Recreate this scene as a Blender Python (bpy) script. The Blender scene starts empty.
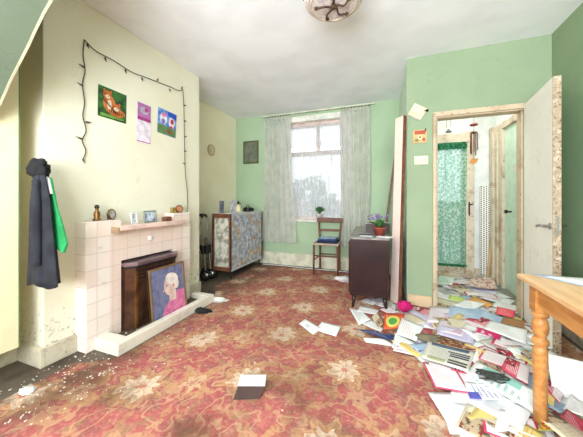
import bpy, bmesh, math, random
from mathutils import Vector, Matrix
random.seed(7)
PI = math.pi
D = bpy.data
S = bpy.context.scene
C = S.collection

# ---------------------------------------------------------------- camera
cam = D.objects.new('camera', D.cameras.new('camera'))
C.objects.link(cam)
cam.location = (0, 0, 1.08)
cam.rotation_euler = (math.radians(90), 0, math.radians(20.5))
cam.data.sensor_width = 36
cam.data.lens = 16.24
cam.data.shift_y = -0.0309
cam.data.clip_start = 0.02
S.camera = cam

# ---------------------------------------------------------------- light and exposure
S.view_settings.view_transform = 'Standard'
S.view_settings.look = 'None'
S.view_settings.gamma = 1
S.view_settings.use_curve_mapping = False
S.view_settings.exposure = 0.80
wd = D.worlds.new('sky'); S.world = wd; wd.use_nodes = True
bg = wd.node_tree.nodes['Background']
bg.inputs[0].default_value = (0.86, 0.93, 1.0, 1)
bg.inputs[1].default_value = 1.6
S.cycles.max_bounces = 10
S.cycles.diffuse_bounces = 6
S.cycles.transparent_max_bounces = 16

def area(name, loc, rot, sx, sy, energy, col=(1, 1, 1)):
    l = D.lights.new(name, 'AREA'); l.shape = 'RECTANGLE'; l.size = sx; l.size_y = sy
    l.energy = energy; l.color = col
    o = D.objects.new(name, l); C.objects.link(o); o.location = loc; o.rotation_euler = rot
    return o
# added fill light behind the camera, tilted up to brighten the ceiling
area('added_rear_fill', (-0.35, -1.70, 1.5), (math.radians(132), 0, 0), 2.3, 1.5, 172, (0.90, 0.955, 1.0))

# ---------------------------------------------------------------- node helpers
def lin(c):
    return tuple(((v/255)/12.92 if v/255 <= .04045 else ((v/255+.055)/1.055)**2.4) for v in c) + (1,)

class E:
    """a node socket with arithmetic"""
    def __init__(s, nt, k): s.nt = nt; s.k = k
    def _m(s, op, *a):
        n = s.nt.nodes.new('ShaderNodeMath'); n.operation = op
        for i, v in enumerate((s,)+a):
            if isinstance(v, E): s.nt.links.new(v.k, n.inputs[i])
            else: n.inputs[i].default_value = v
        return E(s.nt, n.outputs[0])
    def __add__(s, o): return s._m('ADD', o)
    def __sub__(s, o): return s._m('SUBTRACT', o)
    def __mul__(s, o): return s._m('MULTIPLY', o)
    def __truediv__(s, o): return s._m('DIVIDE', o)
    def sin(s): return s._m('SINE')
    def abs(s): return s._m('ABSOLUTE')
    def floor(s): return s._m('FLOOR')
    def fract(s): return s._m('FRACT')
    def sqrt(s): return s._m('SQRT')
    def atan2(s, o): return s._m('ARCTAN2', o)
    def lt(s, o): return s._m('LESS_THAN', o)
    def gt(s, o): return s._m('GREATER_THAN', o)
    def max(s, o): return s._m('MAXIMUM', o)
    def min(s, o): return s._m('MINIMUM', o)
    def step(s, a, b):
        n = s.nt.nodes.new('ShaderNodeMapRange'); n.interpolation_type = 'SMOOTHSTEP'
        s.nt.links.new(s.k, n.inputs[0]); n.inputs[1].default_value = a; n.inputs[2].default_value = b
        return E(s.nt, n.outputs[0])

class Mat:
    def __init__(s, name, rough=.6, metal=0, trans=0, alpha=1):
        s.m = D.materials.new(name); s.m.use_nodes = True; s.nt = s.m.node_tree
        s.b = s.nt.nodes['Principled BSDF']
        s.b.inputs['Roughness'].default_value = rough
        s.b.inputs['Metallic'].default_value = metal
        s.b.inputs['Transmission Weight'].default_value = trans
        s.b.inputs['Alpha'].default_value = alpha
        s.b.inputs['Specular IOR Level'].default_value = .35
        s.tc = s.nt.nodes.new('ShaderNodeTexCoord')
    def n(s, t): return s.nt.nodes.new(t)
    def xyz(s, kind='Object'):
        n = s.n('ShaderNodeSeparateXYZ'); s.nt.links.new(s.tc.outputs[kind], n.inputs[0])
        return [E(s.nt, n.outputs[i]) for i in range(3)]
    def comb(s, x, y, z=0):
        n = s.n('ShaderNodeCombineXYZ')
        for i, v in enumerate((x, y, z)):
            if isinstance(v, E): s.nt.links.new(v.k, n.inputs[i])
            else: n.inputs[i].default_value = v
        return n.outputs[0]
    def noise(s, scale, detail=3, rough=.5, vec=None, kind='Object', stretch=None):
        n = s.n('ShaderNodeTexNoise'); n.inputs['Scale'].default_value = scale
        n.inputs['Detail'].default_value = detail; n.inputs['Roughness'].default_value = rough
        v = vec or s.tc.outputs[kind]
        if stretch:
            mp = s.n('ShaderNodeMapping'); mp.inputs['Scale'].default_value = stretch
            s.nt.links.new(v, mp.inputs[0]); v = mp.outputs[0]
        s.nt.links.new(v, n.inputs['Vector'])
        return E(s.nt, n.outputs[0])
    def voro(s, scale, vec=None, rand=1, out=1, stretch=None):
        n = s.n('ShaderNodeTexVoronoi'); n.inputs['Scale'].default_value = scale; n.inputs['Randomness'].default_value = rand
        v = vec or s.tc.outputs['Object']
        if stretch:
            mp = s.n('ShaderNodeMapping'); mp.inputs['Scale'].default_value = stretch
            s.nt.links.new(v, mp.inputs[0]); v = mp.outputs[0]
        s.nt.links.new(v, n.inputs['Vector'])
        return n.outputs[out]
    def mix(s, f, a, b):
        n = s.n('ShaderNodeMix'); n.data_type = 'RGBA'
        if isinstance(f, E): s.nt.links.new(f.k, n.inputs[0])
        else: n.inputs[0].default_value = f
        for i, v in ((6, a), (7, b)):
            if isinstance(v, tuple): n.inputs[i].default_value = lin(v) if len(v) == 3 else v
            else: s.nt.links.new(v, n.inputs[i])
        return n.outputs[2]
    def col(s, c):
        if isinstance(c, tuple): s.b.inputs['Base Color'].default_value = lin(c)
        else: s.nt.links.new(c, s.b.inputs['Base Color'])
        return s
    def bump(s, h, strength=.2, dist=.01):
        n = s.n('ShaderNodeBump'); n.inputs['Strength'].default_value = strength; n.inputs['Distance'].default_value = dist
        s.nt.links.new(h.k, n.inputs['Height']); s.nt.links.new(n.outputs[0], s.b.inputs['Normal'])
        return s

def plain(name, c, rough=.6, metal=0, var=.12, scale=9, c2=None, bump=0, **k):
    m = Mat(name, rough, metal, **k)
    c2 = c2 or tuple(int(v*(1-var)) for v in c)
    f = m.noise(scale, 4).step(.38, .68)
    m.col(m.mix(f, c, c2))
    if bump: m.bump(m.noise(scale*12, 2), bump)
    return m.m

def grimy(name, base, stain, amount=.55, scale=2.2, fleck=None, fleckat=.66, rough=.75, fscale=30):
    """painted plaster or wood with wear of its own shape"""
    m = Mat(name, rough)
    c = m.mix(m.noise(scale, 6, .65).step(amount, amount+.25), base, stain)
    c = m.mix(m.noise(scale*5, 4, .6).step(.5, .75)*.3, c, stain)
    if fleck: c = m.mix(m.noise(fscale, 5, .7).step(fleckat, fleckat+.04), c, fleck)
    m.col(c); m.bump(m.noise(22, 5), .12)
    return m.m

# ---------------------------------------------------------------- mesh helpers
def new(): return bmesh.new()
def merge(bm, t, M=None):
    if M is not None: bmesh.ops.transform(t, matrix=M, verts=t.verts)
    me = D.meshes.new('t'); t.to_mesh(me); t.free(); bm.from_mesh(me); D.meshes.remove(me)
def box(bm, lo, hi, bev=0, M=None, mi=0, seg=2):
    t = bmesh.new(); bmesh.ops.create_cube(t, size=1)
    for v in t.verts: v.co = Vector([(lo[i]+hi[i])/2 + v.co[i]*(hi[i]-lo[i]) for i in range(3)])
    if bev: bmesh.ops.bevel(t, geom=list(t.edges), offset=bev, segments=seg, affect='EDGES', profile=.5)
    for f in t.faces: f.material_index = mi
    merge(bm, t, M)
def lathe(bm, prof, n=24, M=None, cx=0, cy=0, mi=0, smooth=True):
    t = bmesh.new(); rings = []
    for r, z in prof:
        rings.append([t.verts.new((cx+r*math.cos(2*PI*k/n), cy+r*math.sin(2*PI*k/n), z)) for k in range(n)])
    for a, b in zip(rings, rings[1:]):
        for k in range(n): t.faces.new((a[k], a[(k+1) % n], b[(k+1) % n], b[k]))
    t.faces.new(list(reversed(rings[0]))); t.faces.new(rings[-1])
    for f in t.faces: f.material_index = mi; f.smooth = smooth and len(f.verts) == 4
    merge(bm, t, M)
def tube(bm, pts, r, n=8, mi=0, taper=None, M=None):
    t = bmesh.new(); P = [Vector(p) for p in pts]; rings = []; up = Vector((0.13, .21, .97)).normalized()
    for i, p in enumerate(P):
        d = (P[min(i+1, len(P)-1)] - P[max(i-1, 0)]).normalized()
        a = d.cross(up)
        if a.length < .05: a = d.cross(Vector((1, 0, 0)))
        a.normalize(); b = d.cross(a)
        rr = taper[i] if taper else r
        rings.append([t.verts.new(p + (a*math.cos(2*PI*k/n) + b*math.sin(2*PI*k/n))*rr) for k in range(n)])
    for a, b in zip(rings, rings[1:]):
        for k in range(n):
            f = t.faces.new((a[k], a[(k+1) % n], b[(k+1) % n], b[k])); f.smooth = True
    t.faces.new(list(reversed(rings[0]))); t.faces.new(rings[-1])
    for f in t.faces: f.material_index = mi
    bmesh.ops.recalc_face_normals(t, faces=t.faces)
    merge(bm, t, M)
def arc(pts, k=6):
    """smooth curve through points"""
    P = [Vector(p) for p in pts]; out = []
    for i in range(len(P)-1):
        p0, p1, p2, p3 = P[max(i-1, 0)], P[i], P[i+1], P[min(i+2, len(P)-1)]
        for j in range(k):
            t = j/k
            out.append(.5*((2*p1)+(p2-p0)*t+(2*p0-5*p1+4*p2-p3)*t*t+(3*p1-p0-3*p2+p3)*t**3))
    out.append(P[-1]); return out
def blob(bm, c, r, sub=3, amp=.15, freq=6, M=None, mi=0):
    from mathutils import noise
    t = bmesh.new(); bmesh.ops.create_icosphere(t, subdivisions=sub, radius=1)
    for v in t.verts:
        k = 1 + amp*noise.noise(v.co*freq*.3 + Vector(c)*7)
        v.co = Vector((c[0]+v.co.x*r[0]*k, c[1]+v.co.y*r[1]*k, c[2]+v.co.z*r[2]*k))
    for f in t.faces: f.smooth = True; f.material_index = mi
    merge(bm, t, M)
def prism(bm, poly, axis, a, b, mi=0, bev=0, M=None):
    """polygon (two coords) extruded along axis 0/1/2 from a to b"""
    t = bmesh.new()
    def p(u, v, w):
        return {0: (w, u, v), 1: (u, w, v), 2: (u, v, w)}[axis]
    A = [t.verts.new(p(u, v, a)) for u, v in poly]; B = [t.verts.new(p(u, v, b)) for u, v in poly]
    t.faces.new(A); t.faces.new(B[::-1]); n = len(poly)
    for i in range(n): t.faces.new((A[i], B[i], B[(i+1) % n], A[(i+1) % n]))
    bmesh.ops.recalc_face_normals(t, faces=t.faces)
    if bev: bmesh.ops.bevel(t, geom=list(t.edges), offset=bev, segments=2, affect='EDGES', profile=.5)
    for f in t.faces: f.material_index = mi
    merge(bm, t, M)
def obj(name, bm, mats, parent=None, loc=None, rot=None):
    me = D.meshes.new(name); bm.to_mesh(me); bm.free()
    for m in (mats if isinstance(mats, (list, tuple)) else [mats]): me.materials.append(m)
    o = D.objects.new(name, me); C.objects.link(o)
    if parent: o.parent = parent
    if loc: o.location = loc
    if rot: o.rotation_euler = rot
    return o
def tag(o, label=None, cat=None, group=None, kind=None):
    if label: o['label'] = label
    if cat: o['category'] = cat
    if group: o['group'] = group
    if kind: o['kind'] = kind
    return o
def thing(name, label, cat, loc=(0, 0, 0), rz=0, group=None):
    o = D.objects.new(name, None); C.objects.link(o); o.location = loc; o.rotation_euler = (0, 0, rz); o.empty_display_size = .1
    return tag(o, label, cat, group)
def struct(name, bm, mats, parent=None):
    o = obj(name, bm, mats, parent)
    if not parent: o['kind'] = 'structure'
    return o
def wall_hole(bm, axis, a, b, lo, hi, hlo, hhi):
    """slab across lo..hi (u, z) between a and b on axis, with a rectangular hole"""
    for (u0, z0, u1, z1) in ((lo[0], lo[1], hlo[0], hi[1]), (hhi[0], lo[1], hi[0], hi[1]), (hlo[0], lo[1], hhi[0], hlo[1]), (hlo[0], hhi[1], hhi[0], hi[1])):
        if u1-u0 < 1e-4 or z1-z0 < 1e-4: continue
        if axis == 1: box(bm, (u0, a, z0), (u1, b, z1))
        else: box(bm, (a, u0, z0), (b, u1, z1))

# ---------------------------------------------------------------- materials
M_ceil = plain('ceiling_paint', (244, 247, 252), .9, var=.03, scale=3)
def wallpaper(name, c, c2, stain, seam=True, lowdirt=True):
    m = Mat(name, .8); x, y, z = m.xyz()
    f = m.noise(1.6, 5, .6).step(.35, .75)
    k = m.mix(f, c, c2)
    k = m.mix(m.noise(7, 6, .7).step(.60, .82)*.5, k, stain)
    crack = ((m.noise(2.4, 3, .6)-.5).abs()).lt(.0025)*m.noise(3, 2).gt(.5)
    k = m.mix(crack*.35, k, stain)
    if lowdirt:   # splashes and rubbed dirt near the floor
        low = (z*-1+.55).step(0, .5)*m.noise(28, 4, .7).step(.55, .66)
        k = m.mix(low*.75, k, (120, 108, 80))
    m.col(k); m.bump(m.noise(14, 6), .15)
    return m.m
M_cream = wallpaper('cream_wallpaper', (232, 229, 210), (226, 221, 196), (206, 196, 164))
M_yell = wallpaper('yellow_cream_wallpaper', (247, 240, 214), (238, 229, 196), (206, 196, 152))
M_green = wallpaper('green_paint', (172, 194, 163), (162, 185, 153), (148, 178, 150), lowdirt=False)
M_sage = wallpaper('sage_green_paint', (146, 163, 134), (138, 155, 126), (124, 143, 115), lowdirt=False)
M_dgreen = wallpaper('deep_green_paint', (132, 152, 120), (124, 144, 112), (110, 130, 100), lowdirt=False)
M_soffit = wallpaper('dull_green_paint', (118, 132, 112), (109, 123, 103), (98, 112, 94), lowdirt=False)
M_white = plain('white_wall_paint', (232, 233, 232), .8, var=.05)
M_skirt = grimy('skirting_paint', (206, 196, 174), (150, 138, 116), .46, 5, (84, 72, 56), .64)
M_fade = grimy('brown_cream_woodwork', (214, 200, 180), (172, 146, 120), .46, 6, (120, 92, 68), .62)
M_peel = grimy('peeling_paint', (226, 220, 206), (206, 196, 178), .5, 8, (120, 96, 74), .60, fscale=24)
M_peeledge = grimy('stripped_edge_wood', (168, 148, 124), (206, 194, 174), .46, 20, (110, 88, 68), .54, fscale=70)
M_doorp = grimy('door_cream_paint', (240, 237, 230), (206, 198, 180), .55, 4, (110, 96, 80), .70, fscale=26)
M_cup = grimy('cupboard_cream_paint', (232, 222, 184), (214, 200, 156), .5, 3, (150, 120, 76), .72, fscale=40)
M_glass = Mat('clear_glass', .02, trans=1).col((255, 255, 255)).m
def sheer(name, c, mixf, pat=None):
    m = D.materials.new(name); m.use_nodes = True; nt = m.node_tree; nt.nodes.clear()
    o = nt.nodes.new('ShaderNodeOutputMaterial'); tr = nt.nodes.new('ShaderNodeBsdfTransparent')
    df = nt.nodes.new('ShaderNodeBsdfDiffuse'); tl = nt.nodes.new('ShaderNodeBsdfTranslucent')
    a = nt.nodes.new('ShaderNodeMixShader'); b = nt.nodes.new('ShaderNodeMixShader'); a.inputs[0].default_value = .6
    for s_ in (df, tl): s_.inputs[0].default_value = lin(c)
    nt.links.new(df.outputs[0], a.inputs[1]); nt.links.new(tl.outputs[0], a.inputs[2])
    nt.links.new(tr.outputs[0], b.inputs[1]); nt.links.new(a.outputs[0], b.inputs[2]); b.inputs[0].default_value = mixf
    nt.links.new(b.outputs[0], o.inputs[0])
    if pat:
        tc = nt.nodes.new('ShaderNodeTexCoord'); n = nt.nodes.new('ShaderNodeTexNoise'); n.inputs['Scale'].default_value = pat[1]
        n.inputs['Detail'].default_value = 3
        mr = nt.nodes.new('ShaderNodeMapRange'); mr.interpolation_type = 'SMOOTHSTEP'; mr.inputs[1].default_value = .45; mr.inputs[2].default_value = .58
        nt.links.new(tc.outputs['Object'], n.inputs['Vector']); nt.links.new(n.outputs[0], mr.inputs[0])
        mx = nt.nodes.new('ShaderNodeMix'); mx.data_type = 'RGBA'; mx.inputs[6].default_value = lin(c); mx.inputs[7].default_value = lin(pat[0])
        nt.links.new(mr.outputs[0], mx.inputs[0])
        for s_ in (df, tl): nt.links.new(mx.outputs[2], s_.inputs[0])
    return m
M_net = sheer('net_lace', (244, 245, 246), .82, ((226, 228, 230), 45))
M_curt = sheer('grey_curtain_cloth', (236, 236, 230), .97, ((226, 226, 220), 7))
M_greenlace = sheer('green_lace', (150, 206, 180), .90, ((222, 242, 232), 34))
M_fwood = plain('dark_brown_wood', (56, 32, 29), .3, c2=(40, 23, 22), scale=6)
M_midwood = plain('mid_brown_wood', (120, 76, 54), .4, c2=(92, 56, 40), scale=12)
M_black = plain('black_metal', (26, 26, 28), .4)
M_chrome = plain('brushed_steel', (176, 176, 172), .3, 1)
M_brass = plain('aged_brass', (150, 112, 62), .38, .8, c2=(96, 66, 38))
def pine():
    m = Mat('varnished_pine', .35); x, y, z = m.xyz()
    g = (m.noise(3, 4, .6, stretch=(14, 1.4, 14))).step(.35, .7)
    c = m.mix(g, (206, 150, 88), (178, 118, 62))
    knot = m.noise(5, 2, .5, stretch=(2, 1, 2)).step(.74, .76)
    m.col(m.mix(knot, c, (110, 62, 30))); return m.m
M_pine = pine()
def pinetop():
    m = Mat('worn_pine_top', .4)
    g = m.noise(3, 4, .6, stretch=(12, 1.2, 12)).step(.35, .7)
    m.col(m.mix(g, (222, 184, 142), (206, 162, 116))); return m.m
M_pinetop = pinetop()

def carpet_mat():
    m = Mat('floral_carpet', .95); m.b.inputs['Specular IOR Level'].default_value = .1
    x, y, z = m.xyz()
    n1 = m.noise(4, 2); n2 = m.noise(4, 2, vec=m.comb(x+7.3, y-3.1, 0))
    f1 = m.noise(17, 3, .6); f2 = m.noise(17, 3, .6, vec=m.comb(x-5.3, y+3.1, 0))
    wx = x + (n1-.5)*.14 + (f1-.5)*.05; wy = y + (n2-.5)*.14 + (f2-.5)*.05
    def motif(px, py, off, R, pet, amp):
        u = wx/px + off[0]; row = u.floor(); v = wy/py + off[1] + row*.5
        fu = (u.fract()-.5)*px; fv = (v.fract()-.5)*py
        r = (fu*fu+fv*fv).sqrt(); th = fu.atan2(fv)
        edge = (th*pet).sin()*amp + (th*3+1).sin()*amp*.5 + R
        return r, edge, th
    base = m.mix(m.noise(2.2, 4, .6).step(.4, .66), (158, 60, 76), (166, 76, 84))
    base = m.mix(m.noise(9, 3, .6).step(.54, .68)*.5, base, (186, 112, 108))
    base = m.mix(m.noise(8, 3, .6, vec=m.comb(x-4, y+9, 2)).step(.52, .62)*.6, base, (112, 66, 80))
    base = m.mix(m.noise(12, 3, .6, vec=m.comb(x+14, y+2, 5)).step(.53, .59)*.75, base, (176, 136, 100))
    base = m.mix(m.noise(11, 3, .6, vec=m.comb(x-9, y-6, 7)).step(.56, .62)*.6, base, (124, 108, 80))
    sc = (m.noise(6, 2, .5, vec=m.comb(x+2, y+5, 4))-.5).abs().lt(.02)
    base = m.mix(sc*.7, base, (186, 156, 118))
    # gold leaf sprays between the blooms
    r, e, th = motif(.54, .56, (.5, .27), .115, 5, .045)
    lv = m.noise(18, 2, .6, vec=m.comb(x+31, y, 3)).step(.42, .50)
    base = m.mix(r.lt(e)*lv*.8, base, (182, 142, 98))
    base = m.mix(r.lt(e*.45)*.8, base, (204, 182, 146))
    base = m.mix(r.lt(e*.2)*.7, base, (150, 78, 84))
    # blooms: gold outer petals, cream heart
    r, e, th = motif(.54, .56, (0, 0), .150, 8, .026)
    br = m.noise(24, 2, .6).step(.40, .48)
    base = m.mix(r.lt(e+.014)*.5, base, (110, 70, 72))
    base = m.mix((br*.5+.4)*r.lt(e), base, (192, 156, 110))
    ve = ((th*16+f1*9).sin().gt(.35))*r.gt(.05)*r.lt(e*.95)
    base = m.mix(ve*.6, base, (160, 104, 84))
    base = m.mix((br*.3+.65)*r.lt(e*.66), base, (222, 210, 186))
    ve = ((th*9-f2*8).sin().gt(.6))*r.gt(.02)*r.lt(e*.6)
    base = m.mix(ve*.5, base, (170, 130, 108))
    base = m.mix(r.lt(e*.16), base, (190, 120, 100))
    base = m.mix(.26, base, (200, 142, 118))
    # pile flecks and trodden-in dirt
    f = m.noise(46, 3, .7)
    base = m.mix(f.step(.5, .62)*.28, base, (208, 164, 146))
    base = m.mix(m.noise(60, 3, .7).step(.56, .7)*.45, base, (96, 48, 46))
    near = (y*-1+2.4).step(0, 1.6)
    d = m.noise(1.5, 5, .65, vec=m.comb(x+3, y+.4, 1)).step(.46, .66)*(near*.75+.1)
    base = m.mix(d, base, (92, 70, 52))
    left = (x*-1-1.45).step(0, .45)*m.noise(5, 5, .7).step(.35, .55)
    base = m.mix(left*.7, base, (84, 70, 58))
    base = m.mix(m.noise(34, 2, .5).step(.745, .76)*.8, base, (222, 214, 200))
    m.col(base); m.bump(m.noise(220, 2), .5, .004); return m.m
M_carpet = carpet_mat()
M_floor = grimy('dusty_bare_floor', (96, 84, 72), (64, 54, 46), .45, 4, (170, 158, 140), .68, fscale=50)

def print_mat(name, paper=(240, 240, 240), ink=(120, 122, 130), lines=.6, photo=None, blocks=None, border=None, circle=None, cells=30):
    """printed paper: text lines, picture area, colour blocks, in sheet coordinates"""
    m = Mat(name, .55); u, v, _ = m.xyz('UV')
    vec = m.comb(u, v, 0)
    k = m.mix(0.0, paper, paper)
    if blocks:
        for (u0, v0, u1, v1, c) in blocks:
            q = u.gt(u0)*u.lt(u1)*v.gt(v0)*v.lt(v1); k = m.mix(q, k, c)
    if lines:
        li = ((v*cells).fract()).gt(.55)*m.noise(7, 4, .8, vec=m.comb(u*6, (v*cells).floor()*3.7, 0)).gt(.44)
        q = u.gt(.1)*u.lt(.9)*v.gt(.12)*v.lt(.86)*li*m.noise(3.1, 2, .5, vec=m.comb(u, v, 7)).gt(.47)
        k = m.mix(q*lines, k, ink)
    if photo:
        u0, v0, u1, v1, a, b, c = photo
        q = u.gt(u0)*u.lt(u1)*v.gt(v0)*v.lt(v1)
        n = m.noise(5, 4, .6, vec=vec)
        pc = m.mix(n.step(.42, .5), a, b); pc = m.mix(m.noise(8, 3, .5, vec=m.comb(u+3, v, 1)).step(.56, .62), pc, c)
        k = m.mix(q, k, pc)
    if circle:
        cu, cv, R, a, b = circle
        r = ((u-cu)*(u-cu)+(v-cv)*(v-cv)).sqrt()
        k = m.mix(r.lt(R), k, a); k = m.mix(r.lt(R*.6), k, b)
    if border:
        w, c = border
        q = (u.min(u*-1+1)).min(v.min(v*-1+1)).lt(w); k = m.mix(q, k, c)
    m.col(k); return m.m
W = (240, 241, 242)
PM = {
 'blank': print_mat('blank_paper', W, lines=0),
 'letter': print_mat('letter_paper', W, (150, 150, 156), .45),
 'pinkletter': print_mat('pink_print_paper', W, (206, 150, 160), .5, cells=12),
 'envelope': print_mat('window_envelope_paper', W, lines=0, blocks=[(.22, .3, .6, .55, (214, 218, 224))]),
 'cream': print_mat('cream_brochure', (226, 216, 190), (120, 104, 84), .6, photo=(.05, .5, .95, .95, (80, 70, 60), (190, 170, 140), (140, 60, 50))),
 'orange': print_mat('orange_leaflet_print', (226, 96, 56), W, .6, circle=(.45, .45, .36, (232, 226, 110), (88, 168, 84)), cells=6),
 'orangeplain': print_mat('orange_paper', (230, 168, 84), (190, 120, 50), .4),
 'navy': print_mat('navy_brochure_print', (44, 58, 108), (190, 200, 220), .35, photo=(.62, .2, .85, .8, (196, 150, 130), (60, 40, 40), (210, 180, 160))),
 'purple': print_mat('purple_paper', (100, 84, 140), W, .2),
 'darkred': print_mat('dark_red_paper', (170, 60, 78), W, .35, cells=12),
 'greypink': print_mat('grey_pink_broadsheet', (222, 214, 222), (170, 130, 150), .6, photo=(.1, .55, .6, .92, (200, 190, 206), (220, 170, 186), (150, 150, 180)), cells=30),
 'magenta': print_mat('magenta_leaflet_print', (204, 44, 106), W, .8, blocks=[(0, .0, 1, .35, W)], cells=5),
 'stripes': print_mat('striped_magazine_print', (214, 212, 200), (70, 72, 78), .5, blocks=[(.08, .55, .16, .95, (52, 54, 50)), (.2, .55, .28, .95, (60, 62, 52)), (.42, .55, .50, .95, (48, 48, 66)), (.53, .55, .60, .95, (44, 44, 60)), (.63, .5, .7, .95, (54, 58, 74)), (.8, .1, .97, .9, (84, 98, 128)), (.02, .1, .2, .5, (166, 168, 130))]),
 'brownmag': print_mat('brown_magazine_print', (168, 110, 70), W, .3, photo=(.0, .0, 1, 1, (170, 96, 56), (90, 50, 40), (222, 190, 140))),
 'yellow': print_mat('yellow_leaflet_print', (224, 204, 128), (190, 90, 70), .5, cells=14),
 'pinkborder': print_mat('pink_bordered_form', (238, 230, 234), (170, 140, 150), .5, border=(.05, (214, 70, 110))),
 'redmag': print_mat('red_magazine_print', (206, 74, 98), W, .7, cells=16, blocks=[(0, .6, 1, 1, (228, 214, 218))], photo=(.45, .0, 1, .45, (30, 26, 34), (170, 30, 56), (230, 200, 200))),
 'blueprint': print_mat('blue_print_paper', W, (70, 84, 170), .7, blocks=[(.0, .0, .4, .3, (92, 92, 180))], cells=8),
 'teal': print_mat('teal_newsletter_print', W, (90, 170, 160), .6, blocks=[(.6, .2, .95, .75, (150, 206, 196))], cells=10),
 'greenmag': print_mat('green_magazine_print', (150, 170, 70), W, .5, photo=(.1, .1, .9, .6, (230, 210, 70), (196, 60, 50), (70, 120, 60))),
 'lime': print_mat('lime_leaflet_print', (196, 214, 96), W, .4),
 'paleblue': print_mat('pale_blue_plastic', (160, 184, 208), (226, 232, 240), .5),
 'coral': print_mat('coral_packet_print', (236, 84, 100), W, .25),
 'cardb': print_mat('brown_card', (160, 116, 74), (120, 84, 54), .2),
 'tanpink': print_mat('tan_pink_bag_print', (206, 160, 134), W, .2, photo=(0, 0, 1, 1, (206, 160, 134), (234, 214, 206), (190, 110, 110))),
 'greenp': print_mat('green_print_paper', (228, 238, 228), (90, 160, 110), .7, cells=9),
 'news': print_mat('newspaper_print', (206, 204, 198), (80, 80, 84), .8, photo=(.5, .55, .92, .9, (60, 60, 66), (150, 150, 152), (210, 206, 200)), cells=34),
 'photomag': print_mat('photo_magazine_print', W, (60, 60, 70), .3, photo=(0, 0.1, 1, 1, (64, 70, 90), (180, 150, 120), (224, 220, 220))),
 'pinkp': print_mat('pink_paper', (232, 180, 190), (170, 70, 100), .5),
 'lilac': print_mat('lilac_paper', (206, 200, 226), (120, 110, 160), .5),
}
M_text_white = PM['blank']
# ---------------------------------------------------------------- room shell
H = 2.55
b = new(); box(b, (-2.75, -1.75, -.1), (1.5, 3.04, 0)); box(b, (-2.75, 3.04, -.1), (.2, 4.4, 0)); struct('floor', b, M_floor)
b = new(); box(b, (.2, 3.04, -.1), (1.5, 4.5, 0)); struct('floor_hall', b, grimy('hall_floor_grey', (150, 146, 136), (120, 112, 100), .5, 3, (90, 80, 70), .66))
b = new(); box(b, (-2.75, -1.75, H), (1.5, 4.5, H+.1)); struct('ceiling', b, M_ceil)
# left side: near recess, chimney breast, far recess
b = new(); box(b, (-2.5, -1.75, 0), (-2.38, 1.04, H)); struct('wall_left_near', b, M_yell)
b = new(); box(b, (-2.75, 1.04, 0), (-2.12, 2.545, H), .006); struct('wall_chimney_breast', b, M_cream)
b = new(); box(b, (-2.75, 2.55, 0), (-2.61, 4.11, H)); struct('wall_left_far', b, M_yell)
# window wall with its reveal
b = new(); wall_hole(b, 1, 4.11, 4.4, (-2.75, 0), (.15, H), (-1.67, .765), (-.545, 2.47)); struct('wall_window', b, M_green)
# wall between room bay and hall, partition with the doorway
b = new(); prism(b, [(.165, 2.98), (.28, 3.10), (.28, 4.4), (.135, 4.4), (.135, 4.11)], 2, 0, H); struct('wall_bay_right', b, plain('pale_green_paint', (206, 228, 206), .8, var=.06))
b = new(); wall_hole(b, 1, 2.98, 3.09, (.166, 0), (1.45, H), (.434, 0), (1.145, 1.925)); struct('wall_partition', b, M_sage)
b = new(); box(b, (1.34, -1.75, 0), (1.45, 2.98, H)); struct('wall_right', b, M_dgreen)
b = new(); wall_hole(b, 1, -1.75, -1.63, (-2.5, 0), (1.45, H), (-1.6, .75), (.9, 2.3)); struct('wall_back', b, M_cream)
# sloping green bulkhead near the camera
b = new()
edge = [(-2.13, 1.52), (-2.024, 1.62), (-1.93, 1.725), (-1.84, 1.81), (-1.76, 1.885), (-1.69, 1.96), (-1.63, 2.02), (-1.56, 2.075), (-1.48, 2.16), (-1.36, 2.28), (-1.1, 2.55)]
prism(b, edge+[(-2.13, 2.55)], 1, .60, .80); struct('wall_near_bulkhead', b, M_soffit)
b = new(); prism(b, [(x, z-.004) for x, z in edge]+[(x, z+.004) for x, z in reversed(edge)], 1, .796, .806); struct('trim_bulkhead', b, plain('pale_plaster_edge', (214, 208, 178)))
# hall shell
b = new(); wall_hole(b, 1, 4.34, 4.48, (.28, 0), (1.45, H), (.50, 0.02), (1.06, 2.0)); struct('wall_hall_end', b, M_white)
b = new(); wall_hole(b, 0, 1.32, 1.45, (3.09, 0), (4.34, H), (3.25, 0), (4.12, 1.98)); struct('wall_hall_right', b, M_white)
b = new(); box(b, (1.445, 3.1, 0), (1.5, 4.34, H)); struct('wall_hall_beyond', b, M_sage)

# skirtings
def skirt(name, segs, m=M_skirt, h=.12):
    b = new()
    for (x0, y0, x1, y1) in segs: box(b, (x0, y0, 0), (x1, y1, h), .004); box(b, (x0, y0, h), (x1, y1, h+.012), .004)
    return struct(name, b, m)
skirt('baseboard_chimney', [(-2.38, 1.012, -2.092, 1.04), (-2.12, 1.04, -2.092, 1.225), (-2.12, 2.27, -2.095, 2.545)], h=.11)
skirt('baseboard_near', [(-2.38, -1.6, -2.35, 1.012)], h=.11)
skirt('baseboard_window', [(-2.60, 4.085, .13, 4.11)], plain('cream_skirting', (226, 222, 198), .6), h=.19)
skirt('baseboard_left_far', [(-2.61, 2.55, -2.585, 4.085)], M_fade, h=.13)
skirt('baseboard_partition', [(.172, 2.955, .395, 2.98), (1.2, 2.955, 1.34, 2.98)], grimy('tan_skirting', (214, 186, 152), (176, 146, 116), .5, 5, (90, 80, 60), .68), h=.10)
skirt('baseboard_right', [(1.315, -1.6, 1.34, 2.955)], M_skirt, h=.12)
skirt('baseboard_hall', [(1.10, 4.315, 1.32, 4.34)], M_fade, h=.12)

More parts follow.
